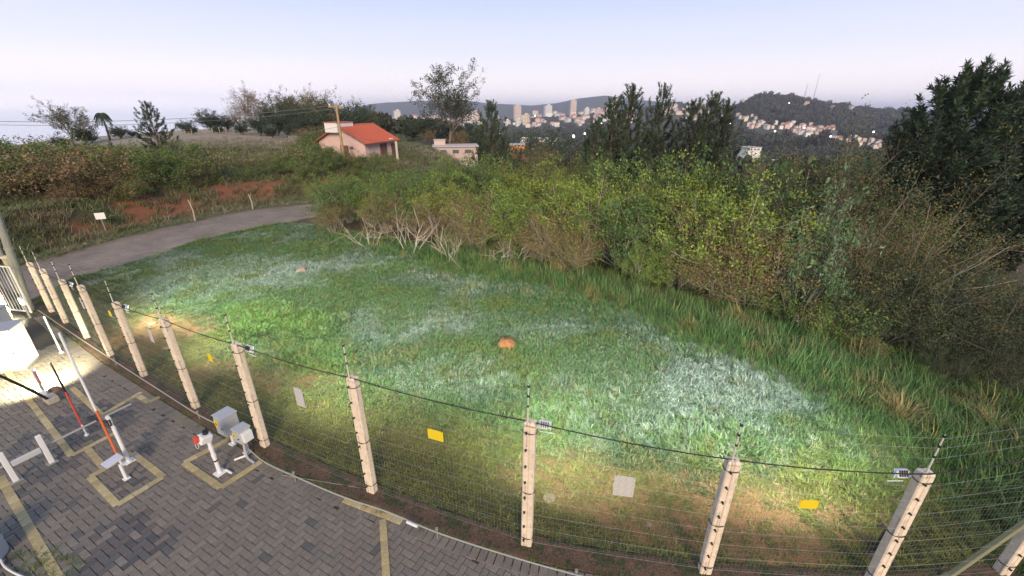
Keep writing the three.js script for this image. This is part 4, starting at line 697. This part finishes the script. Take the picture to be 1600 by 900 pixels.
const tufts = [tuft(201, 11, .11, .011, 1.0, .06), tuft(202, 13, .085, .010, 1.3, .07), tuft(203, 10, .165, .013, .9, .06)], tallTuft = [tuft(204, 14, .8, .022, .75, .12), tuft(205, 16, .65, .02, 1, .15)];
function scatter(name, label, items, geo, mat) {
  const m = new THREE.InstancedMesh(geo, mat, items.length); m.name = numbered(name); m.userData = { kind: 'stuff', label, category: 'grass' }; m.castShadow = m.receiveShadow = true;
  const M = new THREE.Matrix4(), q = new THREE.Quaternion();
  items.forEach((it, i) => { M.compose(it.p, q.setFromEuler(new THREE.Euler(it.rx || 0, it.ry, it.rz || 0)), it.s); m.setMatrixAt(i, M); m.setColorAt(i, it.c); });
  scene.add(m); return m;
}
{
  reseed(301);
  const base = C(.098, .178, .056), cool = C(.095, .168, .088), lush = C(.110, .20, .040), olive = C(.155, .15, .022), frost = C(.40, .47, .40), dry = C(.24, .175, .075), yel = C(.15, .17, .035);
  const lists = [[], [], []];
  const x0 = -24, x1 = 12, z0 = -27, z1 = -3.2;
  for (let i = 0; i < 270000; i++) {
    const x = rr(x0, x1), z = rr(z0, z1);
    const fd = fenceDist(x, z); if (fd < .12) continue;
    if (roadNearDist(x, z) > -.1) continue;
    const ed = fieldDist(x, z); if (ed > 2.5) continue;
    const [px, py] = toPix(V(x, 0, z)); if (px < -40 || px > 1640 || py > 930) continue;
    const k = cover(x, z), n3 = fbm(x * 2.3 + 5, z * 2.3, 2);
    if (rnd() < k.earth * .85 * (n3 > -.05 ? 1 : .45)) continue;
    if (k.moss > .5 && rnd() < .25 + .3 * (1 - ss(.3, 1.6, fd))) continue;
    const c = base.clone().lerp(cool, ss(-.1, .2, k.n2)).lerp(lush, clamp(k.lush + .5 * ss(.1, .3, n3), 0, 1)).lerp(olive, k.moss * .85).lerp(yel, .5 * ss(.1, .35, k.n) * (1 - k.moss)).lerp(dry, rnd() < .09 + .35 * k.earth ? rr(.4, .9) : 0);
    const fr = clamp(k.frost * 1.05 + .25 * n3, 0, 1); if (rnd() < fr * .95) c.lerp(frost, rr(.2, .9) * fr);
    c.multiplyScalar(rr(.72, 1.28));
    const hgt = lerp(.75, 1.25, ss(-.3, .3, k.n)) * (1 + k.lush * .55) * lerp(1, .36, k.moss) * lerp(1, .6, k.earth) * rr(.7, 1.35);
    const s = V(rr(.9, 1.4), hgt, 1); s.z = s.x;
    lists[k.lush > .4 || (ed > -1 && rnd() < .5) ? 2 : rnd() < .5 ? 0 : 1].push({ p: V(x, landHeight(x, z), z), ry: rr(0, 6.28), rx: rr(-.2, .2), rz: rr(-.2, .2), s, c });
  }
  // weeds in the corner of the paving and along the plinth
  for (let i = 0; i < 500; i++) { const corner = i < 110, q = corner ? onY(rr(20, 130), rr(862, 915)) : null, o = corner ? null : offsetAt(rr(.12, .99), rnd() < .5 ? rr(.22, .29) : rr(-.2, -.1)); const p = corner ? V(q.x, -.004, q.z) : V(o.p.x, .02, o.p.z); if (corner && rnd() > .65) continue; const k = rr(.25, .7); lists[1].push({ p, ry: rr(0, 6.28), s: V(rr(.5, .9), k, rr(.5, .9)), c: yel.clone().lerp(base, rnd()).multiplyScalar(rr(.7, 1.1)) }); }
  const names = ['frosted short grass covering the field', 'matted short grass covering the field', 'lush longer grass in clumps on the field'];
  lists.forEach((l, i) => scatter('field_grass', names[i], l, tufts[i], leafMat));
  // tall grass along the field's far edge and down the ravine
  const tall = [[], []];
  const tg = C(.095, .185, .038), tg2 = C(.075, .15, .04), tdry = C(.27, .20, .075), tdk = C(.05, .095, .032);
  for (let i = 0; i < 60000; i++) {
    const x = rr(-11, 16), z = rr(-26, -3), ed = fieldDist(x, z); if (ed < -.35 || ed > 9) continue;
    if (x < -3.5 && (ed > 2.2 || rnd() < .8)) continue;
    if (x < -7) continue;
    const dens = (1 - ss(2.5, 5.5, ed)) * .75 + .25; if (rnd() > dens) continue;
    const [px, py] = toPix(V(x, 0, z)); if (px < 0 || px > 1700 || py > 960) continue;
    const n = fbm(x * .6, z * .6 + 3, 3), c = tg.clone().lerp(tg2, rnd()).lerp(tdry, rnd() < .10 + .7 * ss(.12, .3, n) ? rr(.5, 1) : 0).lerp(tdk, rnd() < .3 ? rr(.3, 1) : 0).multiplyScalar(rr(.7, 1.25));
    const s = rr(.45, 1.0) * lerp(.45, 1.1, ss(-.3, 1.2, ed)); tall[rnd() < .5 ? 0 : 1].push({ p: V(x, landHeight(x, z), z), ry: rr(0, 6.28), rx: rr(-.12, .12), rz: rr(-.12, .12), s: V(s, s * rr(.85, 1.2), s), c });
  }
  // dry verge and undergrowth across the road and up the slope
  for (let i = 0; i < 30000; i++) {
    const d = 15 + 50 * Math.pow(rnd(), 1.6), a = rr(-1.4, -.12), x = a * d, rd = roadDist(x, -d); if (rd < .15) continue;
    const n = fbm(x * .3, d * .3, 3), c = C(.18, .185, .075).lerp(C(.30, .25, .15), ss(-.1, .2, n)).lerp(C(.2, .09, .045), rd > 1.4 && rd < 5.5 ? .4 * ss(-.1, .1, n + .04) : 0).lerp(C(.07, .11, .03), rnd() * .7).lerp(C(.36, .31, .24), ss(50, 62, d) * (a < -.45 ? .9 : .2)).multiplyScalar(rr(.7, 1.3));
    if (rd > 1.3 && rd < 4.4 && rnd() < (fbm(x * .22, -d * .22 + 4, 3) > -.03 ? .8 : .45)) continue;
    const s = (rd < 1.2 ? rr(.15, .35) : rr(.45, .95)) * (1 + ss(30, 60, d) * .8) * (a < -.5 && d > 50 ? .5 : 1); tall[1].push({ p: V(x, landHeight(x, -d), -d), ry: rr(0, 6.28), rx: 0, rz: 0, s: V(s * 1.6, s, s * 1.6), c });
  }
  scatter('tall_grass', 'tall lush grass along the far edge of the field', tall[0], tallTuft[0], leafMat);
  scatter('tall_grass', 'rank grass and dry weeds at the thicket and along the road', tall[1], tallTuft[1], leafMat);
}
// tussocks of straw that stand out at the thicket's foot
{
  reseed(311);
  const straw = (n, h) => { const g = new GB(); for (let i = 0; i < n; i++) { const q = rr(0, 6.283), r = .16 * Math.sqrt(rnd()), L = rr(.2, 1.0), hh = h * rr(.35, 1), a = q + rr(-1.2, 1.2), c = tint(C(.27, .205, .08), .4), w = .008; const bx = Math.cos(q) * r, bz = Math.sin(q) * r, sx = -Math.sin(a) * w, sz = Math.cos(a) * w, p0 = g.v(bx - sx, -.03, bz - sz, c), p1 = g.v(bx + sx, -.03, bz + sz, c), m = V(bx + Math.cos(a) * L * hh * .35, hh * .6, bz + Math.sin(a) * L * hh * .35), p2 = g.v(m.x + sx, m.y, m.z + sz, c), p3 = g.v(m.x - sx, m.y, m.z - sz, c), t = g.v(bx + Math.cos(a) * L * hh, hh * (1 - .3 * L), bz + Math.sin(a) * L * hh, c); g.quad(p0, p1, p2, p3); g.tri(p3, p2, t); } return g.geo(); };
  const sg = straw(280, .95), where = [[1173, 478, 'straw-yellow tussock at the foot of the vase-shaped bush'], [1107, 462, 'straw-yellow tussock among green reeds before the thicket'], [1400, 665, 'orange-brown tussock at the ravine rim'], [1545, 690, 'dry brown tussock in the dark hollow of the ravine'], [875, 440, 'small pale tussock where the mown field meets tall grass'], [1330, 560, 'yellowed grass clump under the drooping-leaved young tree']];
  for (const [px, py, l] of where) { const p = onLand(px, py); soloThing('straw_tussock', sg, leafMat, l, 'tussock', p, rr(0, 6.28)).scale.set(rr(.8, 1.1), rr(.8, 1.1), rr(.8, 1.1)); }
  // ant hill and stones
  const mound = (r, h, n) => { const g = new THREE.SphereGeometry(1, 28, 16, 0, 6.2832, 0, 1.7), p = g.attributes.position; for (let i = 0; i < p.count; i++) { const x = p.getX(i), y = p.getY(i), z = p.getZ(i), k = 1 + .35 * fbm(x * 2 + n, z * 2 + y, 4); p.setXYZ(i, x * r * k, y * h * k, z * r * k); } g.computeVertexNormals(); return g; };
  soloThing('ant_hill', mound(.27, .2, 1), std(.36, .15, .055, .95, { map: soilTex, bumpMap: grainTex, bumpScale: .02 }), 'small orange earth mound in the middle of the field', 'ant hill', onLand(792, 540));
  soloThing('ant_hill', mound(.2, .14, 5), std(.36, .22, .16, .95, { map: soilTex }), 'little pinkish earth mound near the bare shrubs', 'ant hill', onLand(472, 424));
  [[858, 778, .11, 'pale flat stone by the post in the moss'], [1013, 820, .05, 'tan clod on the brown bare strip'], [238, 506, .12, 'yellowish stone on the orange bare earth'], [260, 545, .1, 'smaller clod beside the orange bare earth'], [1018, 777, .0, '']].forEach(([px, py, r, l], i) => { if (r) soloThing('field_stone', mound(r, r * .22, i * 3), std(.30, .235, .14, .95, { map: soilTex }), l, 'stone', onLand(px, py)); });
  // toppled dark stump by the outermost lamp
  const q = onLand(1372, 868), t = thing('tree_stump', 'dark splintered stump beside the outermost fence post', 'stump', q);
  const st = new GB(); st.tube([V(0, -.1, 0), V(.02, .25, 0), V(-.02, .5, .03)], .11, .07, 9, C(.035, .033, .03), true); part('trunk', st.geo(), barkMat, t);
  for (const [x, y, z] of [[-.3, .08, .1], [.28, .1, -.05], [-.22, .6, 0], [.2, .55, .08], [.05, .05, .3]]) { const b = new GB(); b.tube([V(0, y * .8, 0), V(x * .6, y + .03, z * .6), V(x, y, z)], .045, .02, 6, C(.04, .038, .034), true); part('root', b.geo(), barkMat, t); }
}

// ---------------------------------------------------------------- the red-roofed house
function prism(pts, depth) { const s = new THREE.Shape(); pts.forEach(([x, y], i) => i ? s.lineTo(x, y) : s.moveTo(x, y)); return new THREE.ExtrudeGeometry(s, { depth, bevelEnabled: false }); }
const pinkWall = std(.72, .50, .44, .85, { map: tex(noiseTex(128, (u, v) => .84 + .1 * n8(u, v) + .1 * n32(u, v)), .4) }), tileMats = [std(.46, .11, .065, .85), std(.40, .095, .055, .85), std(.50, .14, .085, .85)], darkGlass = std(.03, .03, .035, .2), brownWood = std(.16, .07, .05, .7), whiteWall = std(.76, .72, .68, .8);
{
  reseed(501);
  // corner nearest the camera between gable and long wall at pixel (572, 262); long wall runs back to the right
  const B = onLand(574, 258), t = thing('house', 'small pink house with red tiled roof and white water tank on top', 'house', V(B.x, B.y, B.z), 1.32); t.scale.setScalar(.80);
  const w = 6.4, l = 7.4, h = 2.7, rise = 1.7;                        // gable faces +x-ish, ridge along x
  // local axes: ridge along x (gable end at x = 0 facing -x), long wall at z = 0 facing +z
  const gable = [[0, -.4], [w, -.4], [w, h], [w / 2, h + rise], [0, h]];
  part('wall', prism(gable, l).rotateY(Math.PI / 2), pinkWall, t).position.set(0, 0, 0);
  t.children[0].geometry.translate(0, 0, 0);
  const roof = new THREE.Group(); roof.name = 'roof'; t.add(roof);
  const over = .55, run = w / 2 + over, ang = Math.atan2(rise, w / 2), sl = run / Math.cos(ang), rows = 14, colsN = 14;
  for (const s of [0, 1]) {
    const slope = part('roof_slope', boxG(l + 2 * over, .06, sl), tileMats[1], roof); const zc = s ? -w / 2 - run / 2 : -w / 2 + run / 2, yc = h + rise - Math.tan(ang) * run / 2 + .06;
    slope.position.set(l / 2, yc, zc); slope.rotation.x = s ? -ang : ang;
    const g = cyl(.06, .06, sl, 6).rotateX(Math.PI / 2);
    for (let i = 0; i < 26; i++) part('tile_row', g, tileMats[i % 3], slope).position.set(-l / 2 - over + (i + .5) * (l + 2 * over) / 26, .045, 0);
  }
  part('ridge_cap', cyl(.11, .11, l + 2 * over, 8).rotateZ(Math.PI / 2).translate(l / 2, h + rise + .12, -w / 2), tileMats[2], roof);
  part('fascia', merged([boxG(l + 2 * over, .14, .05, l / 2, h - over * Math.tan(ang) - .02, over + .01)]), brownWood, roof);
  const tank = part('tank_box', rbox(3.4, 1.1, 1.7, .03, .9, h + rise - .1, -w / 2 - .6), whiteWall, t); part('tank_lid', rbox(3.6, .08, 1.9, .02, .9, h + rise + .5, -w / 2 - .6), tileMats[0], tank);
  const win = (x, y, ww, hh) => { const f = part('window', merged([boxG(ww, .09, .1, x, y + hh / 2, .02), boxG(ww, .09, .1, x, y - hh / 2, .02), boxG(.09, hh, .1, x - ww / 2, y, .02), boxG(.09, hh, .1, x + ww / 2, y, .02)]), brownWood, t); for (let i = 0; i < 2; i++) part('shutter', boxG(ww / 2 - .06, hh - .06, .05, x + (i - .5) * ww / 2, y, .03), brownWood, f); };
  win(4.2, 1.6, 1.5, 1.5);
  part('door', rbox(.9, 2.2, .08, .01, 6.7, 1.0, .03), brownWood, t);
  const ac = part('air_conditioner', rbox(.8, .5, .3, .03, 6.0, 2.55, .17), whiteWall, t); part('fan_grille', cyl(.19, .19, .03, 14).rotateX(Math.PI / 2).translate(5.9, 2.55, .33), std(.35, .35, .35), ac);
  part('footing', boxG(l + .3, .35, w + .3, l / 2, -.25, -w / 2), std(.4, .37, .33, .9), t);
  const gw = part('window', boxG(.06, 1.1, 1.1, -.02, 1.7, -w * .45), brownWood, t);
}
// poles, wires
const woodPole = std(.46, .31, .15, .85, { map: concrete.map });
const pp = onLand(540, 264);
{
  const h = heightFor(pp, 160), t = thing('utility_pole', 'bare brown utility pole in front of the red-roofed house', 'pole', pp);
  part('shaft', cyl(.09, .14, h, 10, 0, h / 2 - .1, 0), woodPole, t); part('crossarm', rbox(1.3, .1, .1, .01, 0, h - .35, 0).rotateY(.5), woodPole, t);
  for (const s of [-1, 0, 1]) part('insulator', cyl(.04, .05, .14, 8, s * .5 * Math.cos(.5), h - .22, -s * .5 * Math.sin(.5)), whitePaint, t);
  const p2 = onLand(622, 256), h2 = heightFor(p2, 219), q = thing('utility_pole', 'short pale concrete pole beside the red-roofed house', 'pole', p2); part('shaft', cyl(.12, .15, h2, 10, 0, h2 / 2 - .1, 0), std(.6, .54, .46, .85), q); part('bracket', rbox(.4, .06, .06, .01, 0, h2 - .3, 0), galv, q);
  const wire = (a, b, sag, r, label, d) => { const pts = []; for (let i = 0; i <= 24; i++) { const f = i / 24, p = a.clone().lerp(b, f); p.y -= sag * 4 * f * (1 - f); pts.push(p); } soloThing('power_line', new THREE.TubeGeometry(new THREE.CatmullRomCurve3(pts), 48, r, 5), std(.13, .13, .13, .6), label, 'wire', undefined, 0); };
  const T = V(pp.x, pp.y + h - .2, pp.z), S = V(p2.x, p2.y + h2 - .15, p2.z);
  wire(V(T.x - .02, T.y - 1.75, T.z + .1), atDepth(-40, 233, 34), .9, .014, 'drooping service wire crossing low over the slope');
  wire(T, atDepth(-40, 189, 34), .5, .02, 'uppermost power line crossing the sky above the ridge');
  wire(V(T.x, T.y - .28, T.z), atDepth(-40, 194, 34), .55, .016, 'second power line just beneath the uppermost one');
  wire(V(T.x, T.y - 2.2, T.z), S, .25, .014, 'short wire from the brown pole to the pale concrete pole');
}
// white notice by the road, thin stakes
{
  const b = onLand(166, 362), t = thing('notice_board', 'small white notice board on the verge across the road', 'sign', b, .5); part('post', cyl(.03, .03, .7, 7, 0, .35, 0), galv, t); part('board', rbox(.42, .34, .03, .006, 0, .82, .02), whitePaint, t);
  [[305, 345, 312], [395, 327, 303]].forEach(([px, py, top], i) => { const p = onLand(px, py), h = heightFor(p, top), g = new GB(); g.tube([V(0, -.1, 0), V(.05, h * .5, 0), V(-.04, h, .02)], .05, .03, 6, C(.42, .34, .26), true); g.tube([V(.0, h * .7, 0), V(.15, h * 1.1, .05)], .02, .01, 4, C(.42, .34, .26)); soloThing('sapling_stake', g.geo(), barkMat, i ? 'thin pale sapling stem farther along the far verge' : 'thin pale sapling stem on the far verge of the road', 'sapling', p); });
}
// fence posts along the pale field's crest
for (let i = 0; i < 14; i++) { const px = 255 + i * 11, p = atDepth(px, 205, 74), y = landHeight(p.x, p.z); soloThing('field_post', cyl(.06, .07, 1.2, 6, 0, .55, 0), woodPole, 'wooden fence post on the crest of the pale field', 'post', V(p.x, y, p.z), 0, 'wooden posts along the crest'); }

// ---------------------------------------------------------------- town and far hills
const wallMats = [[.80, .72, .66], [.76, .60, .52], [.82, .80, .76], [.70, .52, .46], [.80, .68, .46], [.66, .62, .60]].map(c => std(...c, .85)), roofMats = [[.42, .13, .08], [.34, .15, .11], [.40, .36, .34], [.5, .2, .13]].map(c => std(...c, .85)), paneMat = std(.10, .10, .13, .4);
const WALL_NAME = ['cream', 'pinkish', 'white', 'salmon', 'pale yellow', 'grey'], ROOF_NAME = ['red', 'brown', 'grey', 'orange'];
const unitBox = boxG(1, 1, 1, 0, .5, 0), unitRoof = prism([[-.56, 0], [.56, 0], [0, .5]], 1.1).translate(0, 0, -.55);
// towers: [pixel x, base y, width px, height px, distance, wall, label]
const towers = [[808, 187, 13, 26, 1300, 1, 'tall pinkish apartment tower with a flat top standing apart in the town'], [821, 196, 13, 20, 1150, 4, 'stocky yellow apartment tower in front of the tall pinkish one'], [895, 171, 11, 17, 1500, 1, 'slim pinkish tower on the town skyline below the far hill'], [856, 173, 13, 10, 1480, 2, 'low white block among dark trees on the skyline'], [743, 184, 15, 12, 1300, 1, 'broad pinkish block behind the young pine'], [730, 187, 14, 8, 1250, 0, 'low cream block next to the broad pinkish one'], [621, 183, 12, 12, 1400, 0, 'cream block seen over the red roof'], [916, 180, 9, 13, 1350, 2, 'narrow white block below the slim skyline tower'], [934, 180, 13, 12, 1380, 3, 'salmon block beside the narrow white one'], [960, 172, 10, 18, 1450, 0, 'cream tower half hidden by the clump of pines'], [810, 195, 9, 10, 1100, 2, 'small white block at the foot of the yellow tower'], [835, 200, 11, 7, 1050, 3, 'salmon low block at the foot of the yellow tower'], [1085, 168, 8, 8, 1480, 2, 'white block on the ridge between the pines'], [1160, 168, 9, 14, 940, 0, 'cream building on the shoulder of the wooded hill'], [775, 190, 14, 9, 1200, 2, 'wide white block between pine and tall tower'], [792, 193, 12, 6, 1100, 0, 'flat cream warehouse below the tall tower']];
towers.forEach(([px, py, wp, hp, d, m, label]) => {
  const p = atDepth(px, py, d), y = landHeight(p.x, p.z), k = d / FOC * .93, w = wp * k * .82, H = hp * k * .8 + Math.max(0, p.y - y), dp = w * .8, t = thing('town_block', label, 'building', V(p.x, Math.min(y, p.y) - 1, p.z), rr(-.35, .35));
  const b = part('wall', unitBox, wallMats[m], t); b.scale.set(w, H, dp);
  part('roof', unitBox, roofMats[2], t).position.y = H; t.children[1].scale.set(w * 1.03, .8, dp * 1.03);
  part('lift_house', unitBox, wallMats[m], t).position.set(w * .1, H + .8, 0); t.children[2].scale.set(w * .35, 3, dp * .4);
  const floors = Math.max(2, Math.round(hp * k / 3.2)), cols = Math.max(3, Math.round(w / 4)); let n = 0;
  for (let f = 0; f < floors && n < 60; f++) for (let c = 0; c < cols; c++, n++) { const o = part('window', unitBox, paneMat, t); o.scale.set(w / cols * .5, 1.6, .3); o.position.set((c + .5) / cols * w - w / 2, H - 2.6 - f * 3.2, dp / 2); }
});
const HOMES = [];
function hut(px, py, wp, mi, ri, group) {
  const p = onLand(px, py), d = -p.z, w = wp * d / FOC, hh = w * rr(.4, .62), dp = w * rr(.6, .9), t = thing('town_house', `small ${WALL_NAME[mi]} house with ${ROOF_NAME[ri]} roof ${group === 'houses on the wooded hill' ? 'on the far wooded hillside' : 'among the trees of the far town'}`, 'house', V(p.x, p.y - 1, p.z), rr(-.7, .7), group);
  HOMES.push([p.x / d, d]); const base = 3; part('wall', unitBox, wallMats[mi], t).scale.set(w, hh + base, dp); const r = part('roof', unitRoof, roofMats[ri], t); r.position.y = hh + base - .02; r.scale.set(w * 1.04, w * .45, dp); return t;
}
{
  reseed(611);
  const bands = [['houses of the far town', 60, [[590, 190], [770, 192]], 6, 1150, 1350], ['houses of the far town', 85, [[800, 192], [1000, 182]], 11, 1050, 1420], ['houses of the far town', 50, [[1035, 172], [1135, 184]], 10, 1150, 1450], ['houses on the wooded hill', 62, [[1152, 188], [1240, 202], [1310, 212]], 9, 620, 760], ['houses on the wooded hill', 40, [[1300, 212], [1345, 224], [1400, 228], [1450, 240]], 7, 470, 600], ['houses on the wooded hill', 10, [[1160, 155], [1260, 165], [1340, 172], [1400, 180]], 5, 880, 960]];
  for (const [group, n, line, jy, d0, d1] of bands) for (let i = 0; i < n; i++) { const f = rnd() * (line.length - 1), k = Math.floor(f), px = lerp(line[k][0], line[k + 1][0], f - k) + rr(-4, 4), py = lerp(line[k][1], line[k + 1][1], f - k) + rr(-jy, jy); hut(px, py, rr(3.2, 7.5), Math.floor(rnd() * 6), Math.floor(Math.pow(rnd(), .8) * 4), group); }
  // nearer sheds below the thicket
  const shed = (px, py, d, w, h, dp, m, turn, label, cat = 'shed') => { const p = atDepth(px, py, d), y = landHeight(p.x, p.z), t = thing('shed', label, cat, V(p.x, p.y, p.z), turn); part('wall', boxG(w, h + 3, dp, 0, h / 2 - 1.5, 0), m, t); part('roof', boxG(w + .4, .18, dp + .4, 0, h + .09, 0), std(.5, .46, .44, .8), t); for (let i = 0; i < 3; i++) part('window', boxG(w * .14, h * .35, .1, (i - 1) * w * .28, h * .55, dp / 2 + .02), paneMat, t); return t; };
  shed(712, 243, 68, 6.5, 1.4, 4, std(.55, .42, .38, .9), .15, 'low unfinished brick building to one side of the red-roofed house');
  const tb = atDepth(687, 232, 68); soloThing('water_tank', merged([rbox(1.7, 1.6, 1.5, .03, 0, .4, 0), boxG(1.85, .1, 1.65, 0, 1.25, 0)]), std(.58, .46, .42, .9), 'square pink water tank on the low unfinished building', 'tank', V(tb.x, tb.y, tb.z - .4), .15);
  shed(842, 236, 150, 12, 4, 9, whiteWall, -.1, 'long white warehouse with flat roof below the pines', 'warehouse'); shed(862, 243, 140, 8, 2.6, 7, std(.68, .68, .66, .8), -.1, 'second pale warehouse stepping down from the long white one', 'warehouse');
  shed(1170, 236, 160, 6, 1.3, 5, whiteWall, .35, 'white shed with a sloping roof beyond the last pine'); shed(1182, 256, 120, 6, 1.2, 5, std(.32, .31, .28, .8), .1, 'row of low white stalls beyond the last pine');
  shed(805, 247, 90, 3.4, 2.6, 3, std(.72, .30, .10, .9), .1, 'orange-walled shed glowing between the pines');
  // masts on the hill
  for (const [px, y0, y1, l] of [[1270, 158, 115, 'tall thin radio mast on the wooded hill'], [1256, 156, 130, 'shorter thin radio mast on the wooded hill']]) { const p = atDepth(px, y0, 1000), g = atDepth(px, y1, 1000), t = thing('radio_mast', l, 'mast', V(p.x, landHeight(p.x, p.z), p.z)), hh = g.y - landHeight(p.x, p.z); part('mast', cyl(.25, .6, hh, 4, 0, hh / 2, 0), std(.2, .2, .22, .7), t); for (let i = 1; i < 5; i++) part('platform', boxG(1.6, .3, 1.6, 0, hh * i / 5, 0), std(.3, .2, .2, .7), t); }
  // lamps still lit in the valley
  const lit = new THREE.MeshStandardMaterial({ color: C(1, 1, 1), emissive: C(1, .97, .98), emissiveIntensity: 2.5, roughness: .5 }), bulb = new THREE.SphereGeometry(.5, 14, 10);
  for (const [px, py, d, r] of [[573, 179, 260, 4.2], [818, 216, 150, 2.2], [896, 213, 200, 3.2], [913, 209, 240, 2.8], [940, 193, 300, 1.6], [836, 181, 420, 2.2], [781, 208, 140, 1.5], [1124, 165, 500, 2], [1211, 205, 420, 2.4], [1298, 213, 380, 2.6], [1365, 206, 420, 2], [1233, 161, 700, 2.4], [1257, 200, 520, 2.2], [1566, 269, 120, 1.3], [1197, 255, 150, 1.5], [1142, 193, 420, 1.6]]) {
    const p = atDepth(px, py, d), y = landHeight(p.x, p.z), D = r * 2 * d / FOC, t = thing('street_lamp', 'lit round street lamp shining in the distant valley', 'street lamp', V(p.x, y, p.z), 0, 'lit street lamps in the valley'), hh = Math.max(1, p.y - y);
    part('pole', cyl(.06, .1, hh, 6, 0, hh / 2, 0), galv, t); const b = part('lamp_globe', bulb, lit, t); b.position.y = hh; b.scale.setScalar(Math.min(D * .7, 1.6));
  }
}
// woods on the hill, in the valley and round the town: masses nobody could count
{
  reseed(701);
  const clump = (n, s) => { reseed(n); const g = new GB(); for (let i = 0; i < 90; i++) { const d = randDir(); if (d.y < -.3) d.y *= -.5; const r = rr(.55, 1), q = d.clone().multiplyScalar(r); q.y = q.y * 1.15 + 1; const k = rr(.7, 1.3); g.leaf(q.x, q.y, q.z, d.clone().add(randDir().multiplyScalar(.6)).normalize(), randDir(), .6, .5, C(k, k, k)); } return g.geo(); };
  const cg = [clump(711), clump(712)], mk = (name, label, n, pick) => { const L = [[], []]; for (let i = 0; i < n * 3 && L[0].length + L[1].length < n; i++) { const it = pick(); if (it && !HOMES.some(([a, d]) => d > -it.p.z - 12 && d < -it.p.z + 110 && Math.abs(it.p.x / -it.p.z - a) < .010)) L[i % 2].push(it); } L.forEach((l, i) => { const m = scatter(name, label, l, cg[i], leafMat); m.userData.category = 'woods'; }); };
  const col = () => C(.040, .055, .034).lerp(C(.065, .060, .04), rnd()).multiplyScalar(rr(.7, 1.3));
  mk('forest', 'dark woods covering the far hill', 15000, () => { const d = rr(420, 1060), a = rr(.36, 1.35), x = a * d; const s = rr(1.8, 4.2) * (rnd() < .12 ? 1.5 : 1); return { p: V(x, landHeight(x, -d) - s * .4, -d), ry: rr(0, 6.28), s: V(s, s * rr(.9, 1.5), s), c: col() }; });
  mk('valley_woods', 'woods filling the valley below the town', 12000, () => { const d = 60 + 1400 * Math.pow(rnd(), 1.4), a = rr(-.32, .95), x = a * d; if (d < 110 && a < .05) return null; const s = rr(1.4, 2.6) * (1 + ss(150, 900, d) * .6); return { p: V(x, landHeight(x, -d) - s * .5, -d), ry: rr(0, 6.28), s: V(s, s * rr(.8, 1.2), s), c: col() }; });
}
{ let n = 0; scene.traverse(m => { if (m.isMesh && !m.isInstancedMesh) n += (m.geometry.index ? m.geometry.index.count : m.geometry.attributes.position.count) / 3; }); console.log('things', scene.children.length, 'triangles', Math.round(n)); }
renderer.render(scene, camera);
